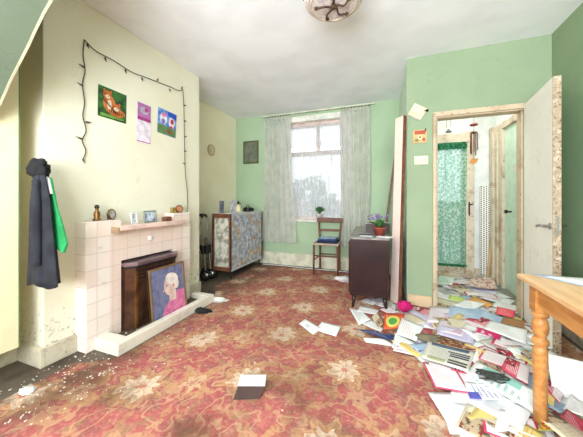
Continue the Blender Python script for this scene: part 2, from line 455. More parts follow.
# doorway casing
b = new()
box(b, (.405, 2.955, 0), (.434, 2.98, 1.914), .004); box(b, (.434, 2.981, 0), (.448, 3.10, 1.904), .002)
box(b, (.405, 2.955, 1.915), (1.185, 2.98, 1.962), .004); box(b, (.434, 2.981, 1.905), (1.145, 3.10, 1.925), .002)
box(b, (1.145, 2.955, 0), (1.185, 2.98, 1.914), .004); box(b, (1.130, 3.0, 0), (1.145, 3.10, 1.905), .002)
struct('trim_doorway', b, grimy('doorway_casing_paint', (198, 180, 154), (170, 144, 116), .46, 6, (122, 94, 70), .62))
# open door: hinge (1.14,2.97), free edge (1.07,2.36)
dr = thing('door_1', None, None, (1.135, 2.955, .012), 0); dr['kind'] = 'structure'
dr.rotation_euler.z = math.atan2(-.60, -.068)
b = new(); box(b, (0, -.002, 0), (.600, .040, 1.93)); door_leaf = obj('door_leaf', b, M_doorp, dr)
b = new(); box(b, (.600, -.003, 0), (.606, .041, 1.932)); obj('door_edge', b, M_peeledge, dr)
for sgn in (-1, 1):   # lever handles both sides
    b = new(); yy = -.002 if sgn < 0 else .040
    lathe(b, [(.024, 0), (.024, .006), (.01, .008), (.01, .045)], 16, Matrix.Translation((.56, yy, .885)) @ Matrix.Rotation(PI/2*(1 if sgn < 0 else -1), 4, 'X'))
    tube(b, [(.56, yy+sgn*.045, .885), (.50, yy+sgn*.047, .887), (.455, yy+sgn*.044, .876)], .009)
    obj('door_handle', b, M_chrome, dr)
b = new(); box(b, (.606, .012, .82), (.608, .028, .96)); box(b, (.606, .016, .88), (.614, .024, .90)); obj('latch_plate', b, M_chrome, dr)
# glazed exterior door of the hall (frame, panel, glass)
dx = thing('door_2', None, None, (.50, 4.36, 0)); dx['kind'] = 'structure'
b = new()
box(b, (-.03, -.05, 0.0), (.03, .06, 2.05), .004); box(b, (.50, -.05, 0), (.60, .06, 2.05), .004)
box(b, (-.03, -.055, 1.90), (.60, .06, 2.03), .004)
obj('door_frame', b, M_fade, dx)
b = new()
box(b, (.03, -.02, .03), (.09, .03, 1.90), .003); box(b, (.45, -.02, .03), (.50, .03, 1.90), .003)
box(b, (.09, -.02, .03), (.45, .03, .20), .003); box(b, (.09, -.02, 1.84), (.45, .03, 1.90), .003)
obj('door_leaf', b, M_fade, dx)
b = new(); box(b, (.09, .0, .20), (.45, .006, 1.84)); obj('pane', b, M_glass, dx)
b = new(); box(b, (-.03, -.075, 0.0), (.60, -.04, .055), .006); obj('threshold', b, M_fade, dx)
b = new(); tube(b, [(.535, -.055, 1.02), (.535, -.085, 1.02), (.575, -.085, 1.03)], .009); box(b, (.528, -.056, .88), (.548, -.05, 1.06), .003); tube(b, [(.538, -.06, .86), (.538, -.06, .94)], .005)
obj('door_latch', b, M_black, dx)
# side door in the hall's right wall
ds = thing('door_3', None, None, (1.32, 3.25, 0)); ds['kind'] = 'structure'
b = new(); box(b, (-.03, -.06, 0), (.02, .0, 1.959), .004); box(b, (-.03, .68, 0), (.04, .87, 1.959), .004); box(b, (-.03, -.06, 1.96), (.02, .87, 2.04), .004)
box(b, (-.05, .78, 0), (-.031, .86, 1.958), .004); box(b, (-.07, .869, 0), (-.0, 1.0, 2.04), .004)
obj('door_frame', b, M_fade, ds)
b = new(); box(b, (0.0, .0, .01), (.04, .68, 1.96), .003); box(b, (-.004, .10, .2), (0, .58, .9), .002); box(b, (-.004, .10, 1.05), (0, .58, 1.8), .002)
obj('door_leaf', b, plain('pale_green_door_paint', (206, 224, 208), .5, var=.05), ds)
b = new(); lathe(b, [(.012, 0), (.010, .03), (.022, .045), (.022, .058), (.012, .066)], 16, Matrix.Translation((0, .50, .95)) @ Matrix.Rotation(-PI/2, 4, 'Y')); obj('door_knob', b, M_black, ds)
b = new(); box(b, (-.006, .32, 1.40), (0, .44, 1.48), .002); obj('finger_plate', b, plain('cream_plastic_plate', (222, 220, 200)), ds)

# ---------------------------------------------------------------- window
wn = thing('window_1', None, None, (0, 4.25, 0)); wn['kind'] = 'structure'
M_frame = grimy('window_frame_paint', (216, 196, 190), (190, 160, 150), .5, 6)
b = new()
box(b, (-1.67, -.03, .765), (-1.61, .03, 2.38), .004); box(b, (-.605, -.03, .765), (-.545, .03, 2.38), .004)
box(b, (-1.61, -.03, 2.30), (-.605, .03, 2.38), .004); box(b, (-1.61, -.03, .765), (-.605, .03, .83), .004)
box(b, (-1.61, -.035, 1.83), (-.605, .035, 1.90), .004); box(b, (-1.14, -.03, 1.90), (-1.085, .03, 2.30), .004)
obj('window_frame', b, M_frame, wn)
for x0, x1, z0, z1 in ((-1.61, -.605, .83, 1.83), (-1.61, -1.14, 1.90, 2.30), (-1.085, -.605, 1.90, 2.30)):
    b = new(); box(b, (x0, -.003, z0), (x1, .003, z1)); obj('pane', b, M_glass, wn)
b = new(); box(b, (-1.67, -.14, 2.38), (-.545, .03, 2.47), .004); obj('head_board', b, plain('white_head_board', (236, 236, 226)), wn)
b = new(); box(b, (-1.70, -.185, .735), (-.515, .0, .768), .006); obj('window_sill', b, plain('white_sill_paint', (232, 232, 226)), wn)
# made-up window frame behind the camera, added to go with the fill light
wr = thing('window_added_rear', None, None, (0, -1.69, 0)); wr['kind'] = 'structure'
b = new()
for x in (-1.6, -.39, .84): box(b, (x, -.03, .75), (x+.06, .03, 2.3), .004)
box(b, (-1.54, -.03, .75), (.84, .03, .81)); box(b, (-1.54, -.03, 2.24), (.84, .03, 2.3))
obj('window_frame', b, M_white, wr)  # frame of the added rear window

def cloth(x0, x1, z0, z1, y, pleats, amp, mat_, name, parent=None, flare=0, nz=24, gather=.5, seed=0, hem=0):
    b = new(); nx = pleats*8; rnd = random.Random(seed); ph = [rnd.uniform(-.9, .9) for _ in range(pleats+1)]
    g = []
    for j in range(nz+1):
        t = j/nz; z = z1+(z0-z1)*t; row = []
        for i in range(nx+1):
            s = i/nx
            xa = x0-flare*t*.35; xb = x1+flare*t*.65
            k = s*pleats; p = ph[int(min(k, pleats-1))]
            w = math.sin(2*PI*k + p*t*1.6)
            a = amp*(gather+(1-gather)*min(1, t*2))
            row.append(b.verts.new((xa+(xb-xa)*s+.010*math.sin(5*t+p*4), y+a*w+.012*math.sin(3*t+i*.21)*t, z+hem*math.sin(k*1.3+1))))
        g.append(row)
    for j in range(nz):
        for i in range(nx):
            f = b.faces.new((g[j][i], g[j][i+1], g[j+1][i+1], g[j+1][i])); f.smooth = True
    return obj(name, b, mat_, parent)
tag(cloth(-1.60, -.61, .80, 1.90, 4.195, 22, .010, M_net, 'net_curtain', seed=1), 'sheer white net curtain hanging across the lower window pane', 'net curtain')
o = cloth(-1.60, -.61, 1.96, 2.33, 4.20, 22, .008, M_net, 'net_curtain', seed=2); tag(o, 'short sheer white net valance across the two top window lights', 'net curtain')
for x0, x1, fl, lab, sd in ((-1.98, -1.52, .16, 'long grey pleated curtain drawn to the left side of the window', 3), (-.71, -.27, -.02, 'long grey pleated curtain drawn to the right side of the window above the sideboard', 4)):
    t = thing('curtain', lab, 'curtain', (0, 0, 0), 0)
    cloth(x0, x1, .38, 2.42, 4.03, 6, .034, M_curt, 'drape', t, flare=fl, seed=sd, hem=.006)
    cloth(x0, x1, 2.42, 2.475, 4.03, 16, .014, M_curt, 'heading_tape', t, seed=sd)
    for k in range(9):
        x = x0+.02+(x1-x0-.04)*k/8; b = new()
        tube(b, [(x, 4.03, 2.47), (x, 4.035, 2.50)], .005); obj('hook', b, M_black, t)
t = thing('curtain_rail', 'thin cream curtain rail fixed along the top of the window wall', 'curtain rail', (0, 0, 0))
b = new(); box(b, (-2.05, 4.02, 2.495), (-.2, 4.045, 2.515), .004); obj('rail', b, plain('cream_plastic', (226, 222, 204)), t)
for x in (-1.95, -1.1, -.3):
    b = new(); box(b, (x, 4.03, 2.50), (x+.02, 4.11, 2.52), .003); obj('bracket', b, M_chrome, t)

# outside the window
b = new(); box(b, (-8, 4.6, -.2), (6, 16, -.02)); tag(obj('garden_ground', b, plain('wet_paving', (150, 150, 140), .8)), kind='structure')
def bush(loc, r, lab, seed):
    from mathutils import noise
    b = new(); rnd = random.Random(seed)
    for i in range(520):
        th = rnd.uniform(0, 2*PI); ph = math.acos(rnd.uniform(-.2, 1)); k = rnd.uniform(.72, 1.05)
        c = Vector((math.sin(ph)*math.cos(th)*r[0]*k, math.sin(ph)*math.sin(th)*r[1]*k, math.cos(ph)*r[2]*k+r[2]*.3))
        R = Matrix.Rotation(rnd.uniform(0, 6), 3, 'X') @ Matrix.Rotation(rnd.uniform(0, 6), 3, 'Z')
        L = rnd.uniform(.07, .13)
        q = [c+R @ Vector(v)*L for v in ((-1, 0, 0), (0, -.45, .1), (1, 0, 0), (0, .45, .1))]
        b.faces.new([b.verts.new(v) for v in q])
    t = thing('bush', lab, 'bush', loc)
    obj('leaves', b, plain('leaf_green', (92, 128, 84), .6, c2=(60, 96, 58)), t)
    b = new(); tube(b, [(0, 0, 0), (.03, .02, r[2]*.6), (0, .05, r[2])], .03, taper=[.04, .03, .015]); obj('stem', b, M_midwood, t)
bush((-1.75, 5.9, 0), (.75, .55, 1.25), 'tall leafy green bush outside the left of the window', 1)
bush((.1, 6.9, 0), (.6, .5, .95), 'lower leafy green bush outside the right of the window', 2)
b = new(); box(b, (-3.5, 8.0, 0), (2.5, 8.2, 1.0)); box(b, (-3.55, 7.97, 1.0), (2.55, 8.23, 1.06), .01)
m = Mat('garden_brick', .9); br = m.n('ShaderNodeTexBrick'); br.inputs['Scale'].default_value = 4
br.inputs['Color1'].default_value = lin((190, 120, 100)); br.inputs['Color2'].default_value = lin((170, 100, 84)); br.inputs['Mortar'].default_value = lin((200, 190, 176))
mp = m.n('ShaderNodeMapping'); mp.inputs['Rotation'].default_value = (PI/2, 0, 0); m.nt.links.new(m.tc.outputs['Object'], mp.inputs[0]); m.nt.links.new(mp.outputs[0], br.inputs[0]); m.col(br.outputs[0])
tag(obj('garden_wall', b, m.m), 'low red brick garden wall beyond the bushes', 'wall')

# ---------------------------------------------------------------- carpet
b = new(); random.seed(3)
pts = []
def run(x0, y0, x1, y1, n, j):
    for i in range(n): pts.append((x0+(x1-x0)*i/n+random.uniform(-j, j), y0+(y1-y0)*i/n+random.uniform(-j, j)))
run(-1.98, -1.5, -1.96, 1.1, 16, .018); run(-1.96, 1.1, -1.72, 1.3, 5, .01); run(-1.74, 1.3, -1.74, 2.35, 10, .006); run(-1.8, 2.38, -2.0, 2.7, 4, .01)
run(-2.05, 2.75, -2.05, 3.9, 8, .01); run(-2.05, 3.93, .05, 3.93, 20, .008); run(.08, 3.9, .1, 2.9, 6, .01); run(.12, 2.9, 1.28, 2.9, 6, 0); run(1.28, 2.9, 1.28, -1.5, 3, 0); pts.append((1.28, -1.5))
prism(b, pts, 2, .0005, .006)
carpet = tag(obj('carpet', b, M_carpet), 'worn red carpet with cream and gold floral medallions covering the room', 'carpet')
# white cable along the window wall
b = new(); tube(b, arc([(-2.0, 3.97, .012), (-1.6, 3.99, .012), (-1.2, 3.96, .012), (-.8, 3.98, .012), (-.45, 3.95, .012)]), .007)
tag(obj('cable', b, plain('white_plastic', (226, 224, 218))), 'white cable lying along the bare strip below the window', 'cable')

# ---------------------------------------------------------------- near cupboard, coats
t = thing('cupboard', 'tall cream painted cupboard end at the left edge with a green stained edge', 'cupboard', (-2.38, -.2, 0))
b = new(); box(b, (0, 0, .18), (.25, 1.125, 2.54), .003); obj('body', b, M_cup, t)
b = new(); box(b, (.22, 1.125, .18), (.25, 1.131, 2.54)); obj('edge_strip', b, plain('green_edge_paint', (96, 132, 84)), t)
b = new(); box(b, (.0, 0, 0), (.08, 1.0, .18)); obj('plinth', b, M_skirt, t)
def garment(name, lab, x, w, ztop, zbot, col, y, flare, seed, depth=.05, hang=0.0):
    b = new(); n = 40; rings = []; rnd = random.Random(seed)
    for j in range(21):
        t_ = j/20; z = ztop+(zbot-ztop)*t_
        ww = w*(.35+.65*min(1, t_*3.2)**.6)*(1+flare*t_)
        xx = x+hang*t_
        ring = []
        for i in range(n):
            a = 2*PI*i/n
            k = 1+.16*math.sin(5*a+seed)+.07*math.sin(11*a+2*t_)
            ring.append(b.verts.new((xx+ww*math.cos(a)*k*.5, y+depth*math.sin(a)*k*(.5+.6*t_), z+.015*math.sin(3*a)*t_)))
        rings.append(ring)
    for A, B in zip(rings, rings[1:]):
        for i in range(n):
            f = b.faces.new((A[i], A[(i+1) % n], B[(i+1) % n], B[i])); f.smooth = True
    b.faces.new(rings[0][::-1]); b.faces.new(rings[-1])
    t = thing(name, lab, 'coat', (0, 0, 0))
    obj('body', b, col, t)
    return t
navy = plain('dark_slate_cloth', (44, 46, 54), .9, c2=(30, 31, 38), scale=14)
t = garment('coat', 'dark slate coat with a black gathered hood hanging in front of the cream wall', -2.00, .125, 1.29, .575, navy, .965, .85, 2, .045, .04)
b = new(); blob(b, (-2.015, .965, 1.275), (.07, .045, .06), 3, .5, 9); obj('hood', b, plain('black_cloth', (32, 32, 36), .9), t)
b = new(); tube(b, arc([(-1.975, .935, 1.2), (-1.955, .925, 1.0), (-1.93, .915, .70)]), .022, taper=[.02]*4+[.026]*9); obj('sleeve', b, navy, t)
b = new(); tube(b, [(-2.14, 1.042, 1.32), (-2.10, .99, 1.30), (-2.03, .965, 1.31)], .006); box(b, (-2.30, 1.028, 1.30), (-1.99, 1.041, 1.36), .003) if 0 else None; tag(obj('coat_hook', b, M_black), 'black hook on the cream wall holding the dark coat', 'hook')
gcol = plain('bright_green_cloth', (44, 160, 92), .7, c2=(30, 128, 72), scale=10)
b = new()
prism(b, [(-2.02, 1.23), (-1.955, 1.22), (-1.90, 1.04), (-1.84, .92), (-1.80, .82), (-1.83, .765), (-1.93, .80), (-2.02, 1.0)], 1, .992, 1.008, bev=.004)
o = obj('body', b, gcol); t = thing('jacket', 'bright green jacket with white piping hanging behind the dark coat', 'jacket', (0, 0, 0)); o.parent = t
b = new(); tube(b, [(-1.99, .985, 1.235), (-1.955, .985, 1.21), (-1.925, .985, 1.12)], .009); obj('piping', b, W and plain('white_cloth', (230, 230, 226), .9), t)

# ---------------------------------------------------------------- fireplace (front plane x=-2.0)
def tile_mat():
    m = Mat('pink_cream_tiles', .25); x, y, z = m.xyz()
    s = .118
    a = (y/s+.37).fract(); c_ = (z/s+.12).fract()
    g = (a.min(a*-1+1)).min(c_.min(c_*-1+1)).lt(.022)
    cell = m.comb((y/s+.37).floor(), (z/s+.12).floor(), 0)
    wn_ = m.n('ShaderNodeTexWhiteNoise'); wn_.noise_dimensions = '3D'; m.nt.links.new(cell, wn_.inputs[0])
    v = E(m.nt, wn_.outputs[0])
    k = m.mix(v, (240, 232, 224), (234, 218, 208)); 
    # centre panel tiles are pinker
    q = y.gt(.17)*y.lt(.93)
    k = m.mix(q*.7, k, (232, 208, 196))
    k = m.mix(m.noise(14, 5, .7).step(.62, .75)*.4, k, (170, 150, 130))
    k = m.mix(g*.8, k, (206, 192, 178)); m.col(k); m.bump(g*-1, .4, .003); return m.m
M_tile = tile_mat()
fp = thing('fireplace', 'pink and cream tiled fireplace surround on the chimney breast', 'fireplace', (-2.12, 1.226, 0))
b = new()
for (y0, y1, z0, z1, x1) in ((0, .26, 0, .93, .12), (.80, 1.03, 0, .955, .12), (.26, .80, .60, .85, .12)):
    box(b, (.0, y0, z0), (x1, y1, z1), .004)
obj('surround', b, M_tile, fp)
b = new(); box(b, (.0, .26, 0), (.01, .80, .62)); obj('firebox', b, plain('soot_black', (34, 30, 28), .9), fp)
b = new(); box(b, (.0, .20, .845), (.195, .885, .885), .006); obj('mantel_shelf', b, plain('pink_glazed_tile', (232, 202, 190), .3), fp)
b = new(); box(b, (.12, .175, .83), (.19, .205, .875), .004); obj('shelf_end_block', b, plain('tan_tile', (180, 150, 118), .4), fp)
b = new(); lathe(b, [(.030, 0), (.024, .008), (.012, .014), (.002, .016)], 8, Matrix.Translation((.12, .53, .745)) @ Matrix.Rotation(PI/2, 4, 'Y')); obj('rosette', b, plain('white_glaze', (240, 234, 230), .2), fp)
hk = thing('hearth', 'low cream tiled hearth kerb strewn with debris in front of the fireplace', 'hearth', (-2.0, 1.28, 0))
b = new(); box(b, (-.0, 0, 0), (.18, .11, .083), .005); box(b, (.0, .99, 0), (.18, 1.055, .083), .005); box(b, (.18, 0, 0), (.245, 1.055, .083), .005)
obj('kerb', b, grimy('cream_kerb_tiles', (236, 228, 214), (206, 192, 174), .5, 6, (96, 84, 70), .70, .4), hk)
b = new(); box(b, (0, .11, 0), (.18, .99, .035)); obj('hearth_slab', b, M_floor, hk)
# gas heater
ht = thing('gas_heater', 'brown and black gas heater with a metallic hood inside the fireplace', 'heater', (-2.04, 1.50, .036))
b = new(); prism(b, [(-.06, 0), (.07, 0), (.115, .05), (.115, .47), (.07, .52), (-.06, .52)], 2, 0, .50, bev=.004); obj('body', b, plain('bronze_brown_enamel', (92, 62, 46), .3, .4, c2=(60, 38, 30)), ht)
b = new(); prism(b, [(-.06, -.015), (.08, -.015), (.14, .055), (.14, .47), (.08, .535), (-.06, .535)], 2, .515, .545, bev=.006)
obj('hood', b, plain('violet_brown_metal', (136, 112, 118), .3, .5), ht)
b = new(); prism(b, [(-.06, -.01), (.075, -.01), (.13, .055), (.13, .47), (.075, .53), (-.06, .53)], 2, .498, .516); obj('hood_lip', b, M_black, ht)
b = new()
for k in range(3): box(b, (.112, .07, .40+k*.03), (.120, .45, .415+k*.03), .002)
obj('grille', b, M_fwood, ht)
for yy in (.055, .455):
    b = new(); box(b, (.112, yy-.012, .01), (.122, yy+.012, .47), .003); obj('trim_strip', b, M_brass, ht)

def poly_art(name, polys, parent, M, mats):
    """flat painted shapes (u,v in metres) layered 0.3 mm apart; transformed by M from the xy plane"""
    b = new()
    for li, (ps, mi) in enumerate(polys):
        z = .0026+li*.0003
        vs = [b.verts.new(M @ Vector((p[0], p[1], z))) for p in ps]
        f = b.faces.new(vs); f.material_index = mi
    bmesh.ops.recalc_face_normals(b, faces=b.faces)
    return obj(name, b, mats, parent)
def ell(cx, cy, rx, ry, n=16, rot=0):
    return [(cx+rx*math.cos(2*PI*i/n)*math.cos(rot)-ry*math.sin(2*PI*i/n)*math.sin(rot), cy+rx*math.cos(2*PI*i/n)*math.sin(rot)+ry*math.sin(2*PI*i/n)*math.cos(rot)) for i in range(n)]
P = lambda n, c, c2=None: plain(n, c, .6, c2=c2, scale=20)
# portrait leaning on the heater: local x = along wall (+Y), local y = up
pt = thing('painting', 'framed portrait of a pale haired person in pink leaning against the gas heater', 'painting', (-1.832, 1.63, .037))
pt.rotation_euler = (0, math.radians(-6), 0)
b = new(); box(b, (-.02, 0, 0), (-.005, .40, .46)); obj('canvas', b, P('slate_blue_canvas', (120, 124, 158), (98, 100, 136)), pt)
b = new()
for a, c_ in (((-.025, 0, 0), (.002, .018, .46)), ((-.025, .382, 0), (.002, .40, .46)), ((-.025, .018, 0), (.002, .382, .018)), ((-.025, .018, .442), (.002, .382, .46))): box(b, a, c_, .003)
obj('frame', b, plain('gilt_brown_frame', (150, 120, 84), .4, .3), pt)
MM = Matrix(((0, 0, 1, -.005), (1, 0, 0, 0), (0, 1, 0, 0), (0, 0, 0, 1)))
poly_art('portrait', [
  ([(.10, .02), (.38, .02), (.38, .20), (.30, .215), (.26, .17), (.20, .15), (.14, .10)], 0),
  ([(.20, .14), (.27, .14), (.28, .22), (.20, .22)], 1),
  (ell(.215, .275, .068, .088, 20, .15), 1),
  ([(.145, .27), (.132, .245), (.147, .24)], 1),
  (ell(.24, .335, .075, .05, 18, -.3), 2), (ell(.285, .29, .03, .06, 14, .1), 2),
  (ell(.175, .285, .010, .005, 8), 3), ([(.150, .222), (.172, .226), (.170, .219)], 4), (ell(.255, .27, .010, .017, 10), 4),
], pt, MM, [P('pink_paint', (222, 128, 168), (200, 104, 148)), P('skin_paint', (232, 202, 192)), P('pale_hair_paint', (240, 226, 220)), P('dark_paint', (70, 50, 60)), P('rose_paint', (196, 130, 130))])
# dish and dark glove by hearth
t = thing('dish', 'white oval plastic dish at the far end of the hearth kerb', 'dish', (-1.70, 2.335, .006))
b = new(); lathe(b, [(.05, 0), (.062, .02), (.07, .032), (.064, .032), (.055, .014), (.01, .010)], 28, Matrix.Diagonal((1.1, .8, 1, 1))); obj('bowl', b, plain('white_plastic_dish', (236, 236, 230), .4), t)
b = new(); box(b, (.06, -.03, .024), (.12, .03, .032), .004); obj('handle', b, D.materials['white_plastic_dish'], t)
b = new(); blob(b, (0, 0, .018), (.07, .045, .02), 3, .6, 9); blob(b, (.05, .03, .014), (.05, .022, .014), 3, .5, 9); blob(b, (-.05, .03, .014), (.045, .018, .012), 3, .5, 9)
tag(obj('glove', b, plain('black_knit', (36, 34, 36), .9), None, (-1.69, 2.06, .006)), 'crumpled black glove on the carpet beside the hearth kerb', 'glove')

# ---------------------------------------------------------------- mantel objects
def A(x, y, z): return Matrix.Translation((x, y, z))
t = thing('figurine', 'small brass bottle shaped figurine at the left end of the mantel', 'figurine', (-2.04, 1.325, .93))
b = new(); lathe(b, [(.026, 0), (.028, .01), (.018, .02), (.022, .04), (.02, .06), (.009, .078), (.012, .09)], 16); obj('body', b, M_brass, t)
b = new(); lathe(b, [(.009, .088), (.016, .097), (.014, .112), (.004, .12)], 16); obj('stopper', b, M_fwood, t)
def frame(lab, x, y, z, w, h, mat_, pic, tilt, rz, oval=False, name='photo_frame'):
    t = thing(name, lab, 'photo frame', (x, y, z)); t.rotation_euler = (0, math.radians(-tilt), rz)
    b = new(); 
    if oval:
        R = Matrix.Translation((0, 0, h/2)) @ Matrix.Rotation(PI/2, 4, 'Y') @ Matrix.Diagonal((h/2, w/2, 1, 1))
        lathe(b, [(1, -.006), (1.0, .006), (.82, .008), (.80, .002)], 28, R); obj('frame', b, mat_, t)
        b = new(); lathe(b, [(.8, .0), (.8, .0035)], 28, R); obj('picture', b, pic, t)
    else:
        f = .012
        for a, c_ in (((-.006, -w/2, 0), (.006, -w/2+f, h)), ((-.006, w/2-f, 0), (.006, w/2, h)), ((-.006, -w/2+f, 0), (.006, w/2-f, f)), ((-.006, -w/2+f, h-f), (.006, w/2-f, h))): box(b, a, c_, .002)
        obj('frame', b, mat_, t)
        b = new(); box(b, (-.005, -w/2+f, f), (.001, w/2-f, h-f)); obj('picture', b, pic, t)
    b = new(); box(b, (-.035, -.008, .0), (-.03, .008, h*.7), .001, Matrix.Translation((0, 0, 0))); obj('strut', b, M_black, t)
    return t
picm = plain('old_photograph', (196, 200, 204), .4, c2=(110, 116, 124), scale=40)
frame('oval brass photo frame near the left end of the mantel', -2.03, 1.435, .93, .085, .085, M_brass, picm, 8, .35, True)
frame('small white framed photo left of the silver frame on the mantel shelf', -2.0, 1.60, .885, .065, .095, plain('white_frame_paint', (226, 228, 224)), picm, 6, .1)
frame('silver landscape photo frame in the middle of the mantel shelf', -2.0, 1.76, .885, .145, .105, plain('silver_frame_metal', (160, 168, 160), .35, .6), plain('bright_photograph', (214, 222, 236), .4, c2=(96, 104, 130), scale=30), 6, .12)
b = new(); box(b, (-.03, -.035, 0), (.03, .035, .042), .006); tag(obj('wooden_box', b, M_midwood, None, (-1.99, 1.93, .885)), 'small brown wooden block on the right of the mantel shelf', 'box')
t = thing('clock', 'small round brass clock on the raised right end of the mantel', 'clock', (-2.04, 2.14, .955)); t.rotation_euler.z = -.5
b = new(); lathe(b, [(.036, -.016), (.04, 0), (.036, .016), (.028, .018)], 24, A(0, 0, .04) @ Matrix.Rotation(PI/2, 4, 'Y')); obj('case', b, M_brass, t)
b = new(); lathe(b, [(.027, .017), (.027, .0195)], 24, A(0, 0, .04) @ Matrix.Rotation(PI/2, 4, 'Y')); obj('dial', b, plain('copper_dial', (176, 120, 90), .3), t)
b = new(); box(b, (-.012, -.03, 0), (.012, .03, .01), .002); obj('foot', b, M_brass, t)
b = new(); box(b, (-.015, -.022, 0), (.015, .022, .055), .004); tag(obj('trinket_box', b, plain('ochre_lacquer', (150, 128, 66), .4), None, (-2.045, 2.06, .955)), 'small ochre trinket box left of the brass clock', 'box')

# ---------------------------------------------------------------- posters on the chimney breast (plane x=-2.12)
def onwall(y, z, rot=0): # local x along +Y, local y up, local z = +X
    return Matrix.Translation((-2.118, y, z)) @ Matrix(((0, 0, 1, 0), (1, 0, 0, 0), (0, 1, 0, 0), (0, 0, 0, 1))) @ Matrix.Rotation(rot, 4, 'Z')
def sheet3(name, M, w, h, mat_, parent, curl=.012):
    b = new(); n = 10; g = []
    for j in range(n+1):
        r = []
        for i in range(n+1):
            u, v = i/n, j/n
            c_ = curl*((1-u)**3*.6 + (max(0, .25-v)*3)**2*.4)
            r.append(b.verts.new(M @ Vector(((u-.5)*w, (v-.5)*h, .001+c_*0))))
        g.append(r)
    for j in range(n):
        for i in range(n): b.faces.new((g[j][i], g[j][i+1], g[j+1][i+1], g[j+1][i]))
    b.normal_update(); bmesh.ops.solidify(b, geom=b.faces[:], thickness=.0008)
    return obj(name, b, mat_, parent)
t = thing('poster', 'poster of two tigers in green foliage, leftmost on the chimney breast', 'poster', (-2.118, 1.50, 1.86)); inv = Matrix.Translation((2.118, -1.50, -1.86))
Mx = inv @ onwall(1.50, 1.86, math.radians(-1))
sheet3('sheet', Mx, .235, .245, P('leaf_print', (58, 112, 52), (28, 60, 34)), t)
orange, cream_, blk = P('tiger_orange', (206, 120, 60), (180, 92, 44)), P('tiger_cream', (240, 222, 196)), P('tiger_black', (36, 26, 24))
pl = [(ell(-.03, .0, .05, .07), 0), (ell(.03, -.055, .075, .035), 0), (ell(-.045, .065, .036, .034), 0), (ell(.025, -.015, .038, .034), 0),
      (ell(-.07, .095, .010, .012), 0), (ell(-.02, .095, .010, .012), 0), (ell(-.002, .015, .010, .012), 0), (ell(.052, .015, .010, .012), 0),
      (ell(-.045, .05, .018, .015), 1), (ell(.025, -.03, .020, .016), 1), (ell(-.03, -.01, .018, .04), 1), ([(-.1, -.09), (.09, -.095), (.09, -.11), (-.1, -.112)], 3)]
for k in range(7): pl.append((ell(-.075+.02*k*.7, .02-.012*k, .003, .022, 6, .4), 2))
for k in range(8): pl.append((ell(-.03+.016*k, -.06, .0028, .02, 6, .2), 2))
for cx_, cy_ in ((-.045, .065), (.025, -.015)):
    for s_ in (-1, 1): pl += [(ell(cx_+s_*.013, cy_+.004, .004, .004, 8), 2), (ell(cx_+s_*.027, cy_, .002, .012, 6, s_*.5), 2), (ell(cx_+s_*.008, cy_+.022, .002, .008, 6, s_*.3), 2)]
    pl.append((ell(cx_, cy_-.012, .006, .004, 8), 2))
poly_art('tiger_picture', pl, t, Mx, [orange, cream_, blk, P('moss_print', (120, 160, 70))])
t = thing('calendar', 'hanging calendar with a pink picture above a pale grid, middle of the wall prints', 'calendar', (-2.118, 1.79, 1.79)); inv = Matrix.Translation((2.118, -1.79, -1.79))
Mx = inv @ onwall(1.79, 1.79, math.radians(-1.5))
sheet3('sheet', Mx, .15, .37, P('pale_lilac_paper', (236, 226, 238)), t)
poly_art('print', [([(-.068, .02), (.068, .02), (.068, .175), (-.068, .175)], 0), (ell(-.0, .115, .045, .035, 12), 1), (ell(.02, .125, .02, .02, 10), 2), ([(-.068, .02), (.068, .02), (.068, .05), (-.068, .05)], 2), ([(-.07, -.178), (.07, -.178), (.07, -.170), (-.07, -.170)], 2)]
  + [([(-.06, -.14+k*.028), (.06, -.14+k*.028), (.06, -.139+k*.028), (-.06, -.139+k*.028)], 3) for k in range(6)], t, Mx, [P('orchid_print', (176, 110, 166)), P('grey_kitten_print', (176, 170, 184)), P('deep_pink_print', (170, 60, 130)), P('grid_grey', (190, 180, 196))])
t = thing('poster', 'small blue and red picture print with a brown foreground, right of the calendar', 'poster', (-2.118, 2.06, 1.865)); inv = Matrix.Translation((2.118, -2.06, -1.865))
Mx = inv @ onwall(2.06, 1.865, math.radians(-3))
sheet3('sheet', Mx, .235, .25, P('sky_print', (120, 160, 214), (60, 100, 190)), t)
poly_art('scene_print', [([(-.115, -.122), (.115, -.122), (.115, -.04), (-.115, -.03)], 0), (ell(.03, -.085, .05, .02, 12), 1), (ell(-.05, .03, .045, .06, 12), 2), (ell(.055, .02, .04, .055, 12), 2), (ell(.06, .03, .022, .03, 12), 3), (ell(-.045, .07, .03, .022, 12), 4), (ell(-.055, .0, .022, .03, 12), 5), (ell(.05, -.03, .02, .015, 12), 3), ([(.0, .075), (.115, .06), (.115, .122), (.0, .122)], 6)],
  t, Mx, [P('meadow_print', (96, 136, 84)), P('earth_print', (140, 90, 70)), P('white_print', (232, 232, 240)), P('red_print', (206, 60, 70)), P('pink_print', (226, 130, 170)), P('violet_print', (130, 110, 190)), P('deep_blue_print', (40, 80, 190))])

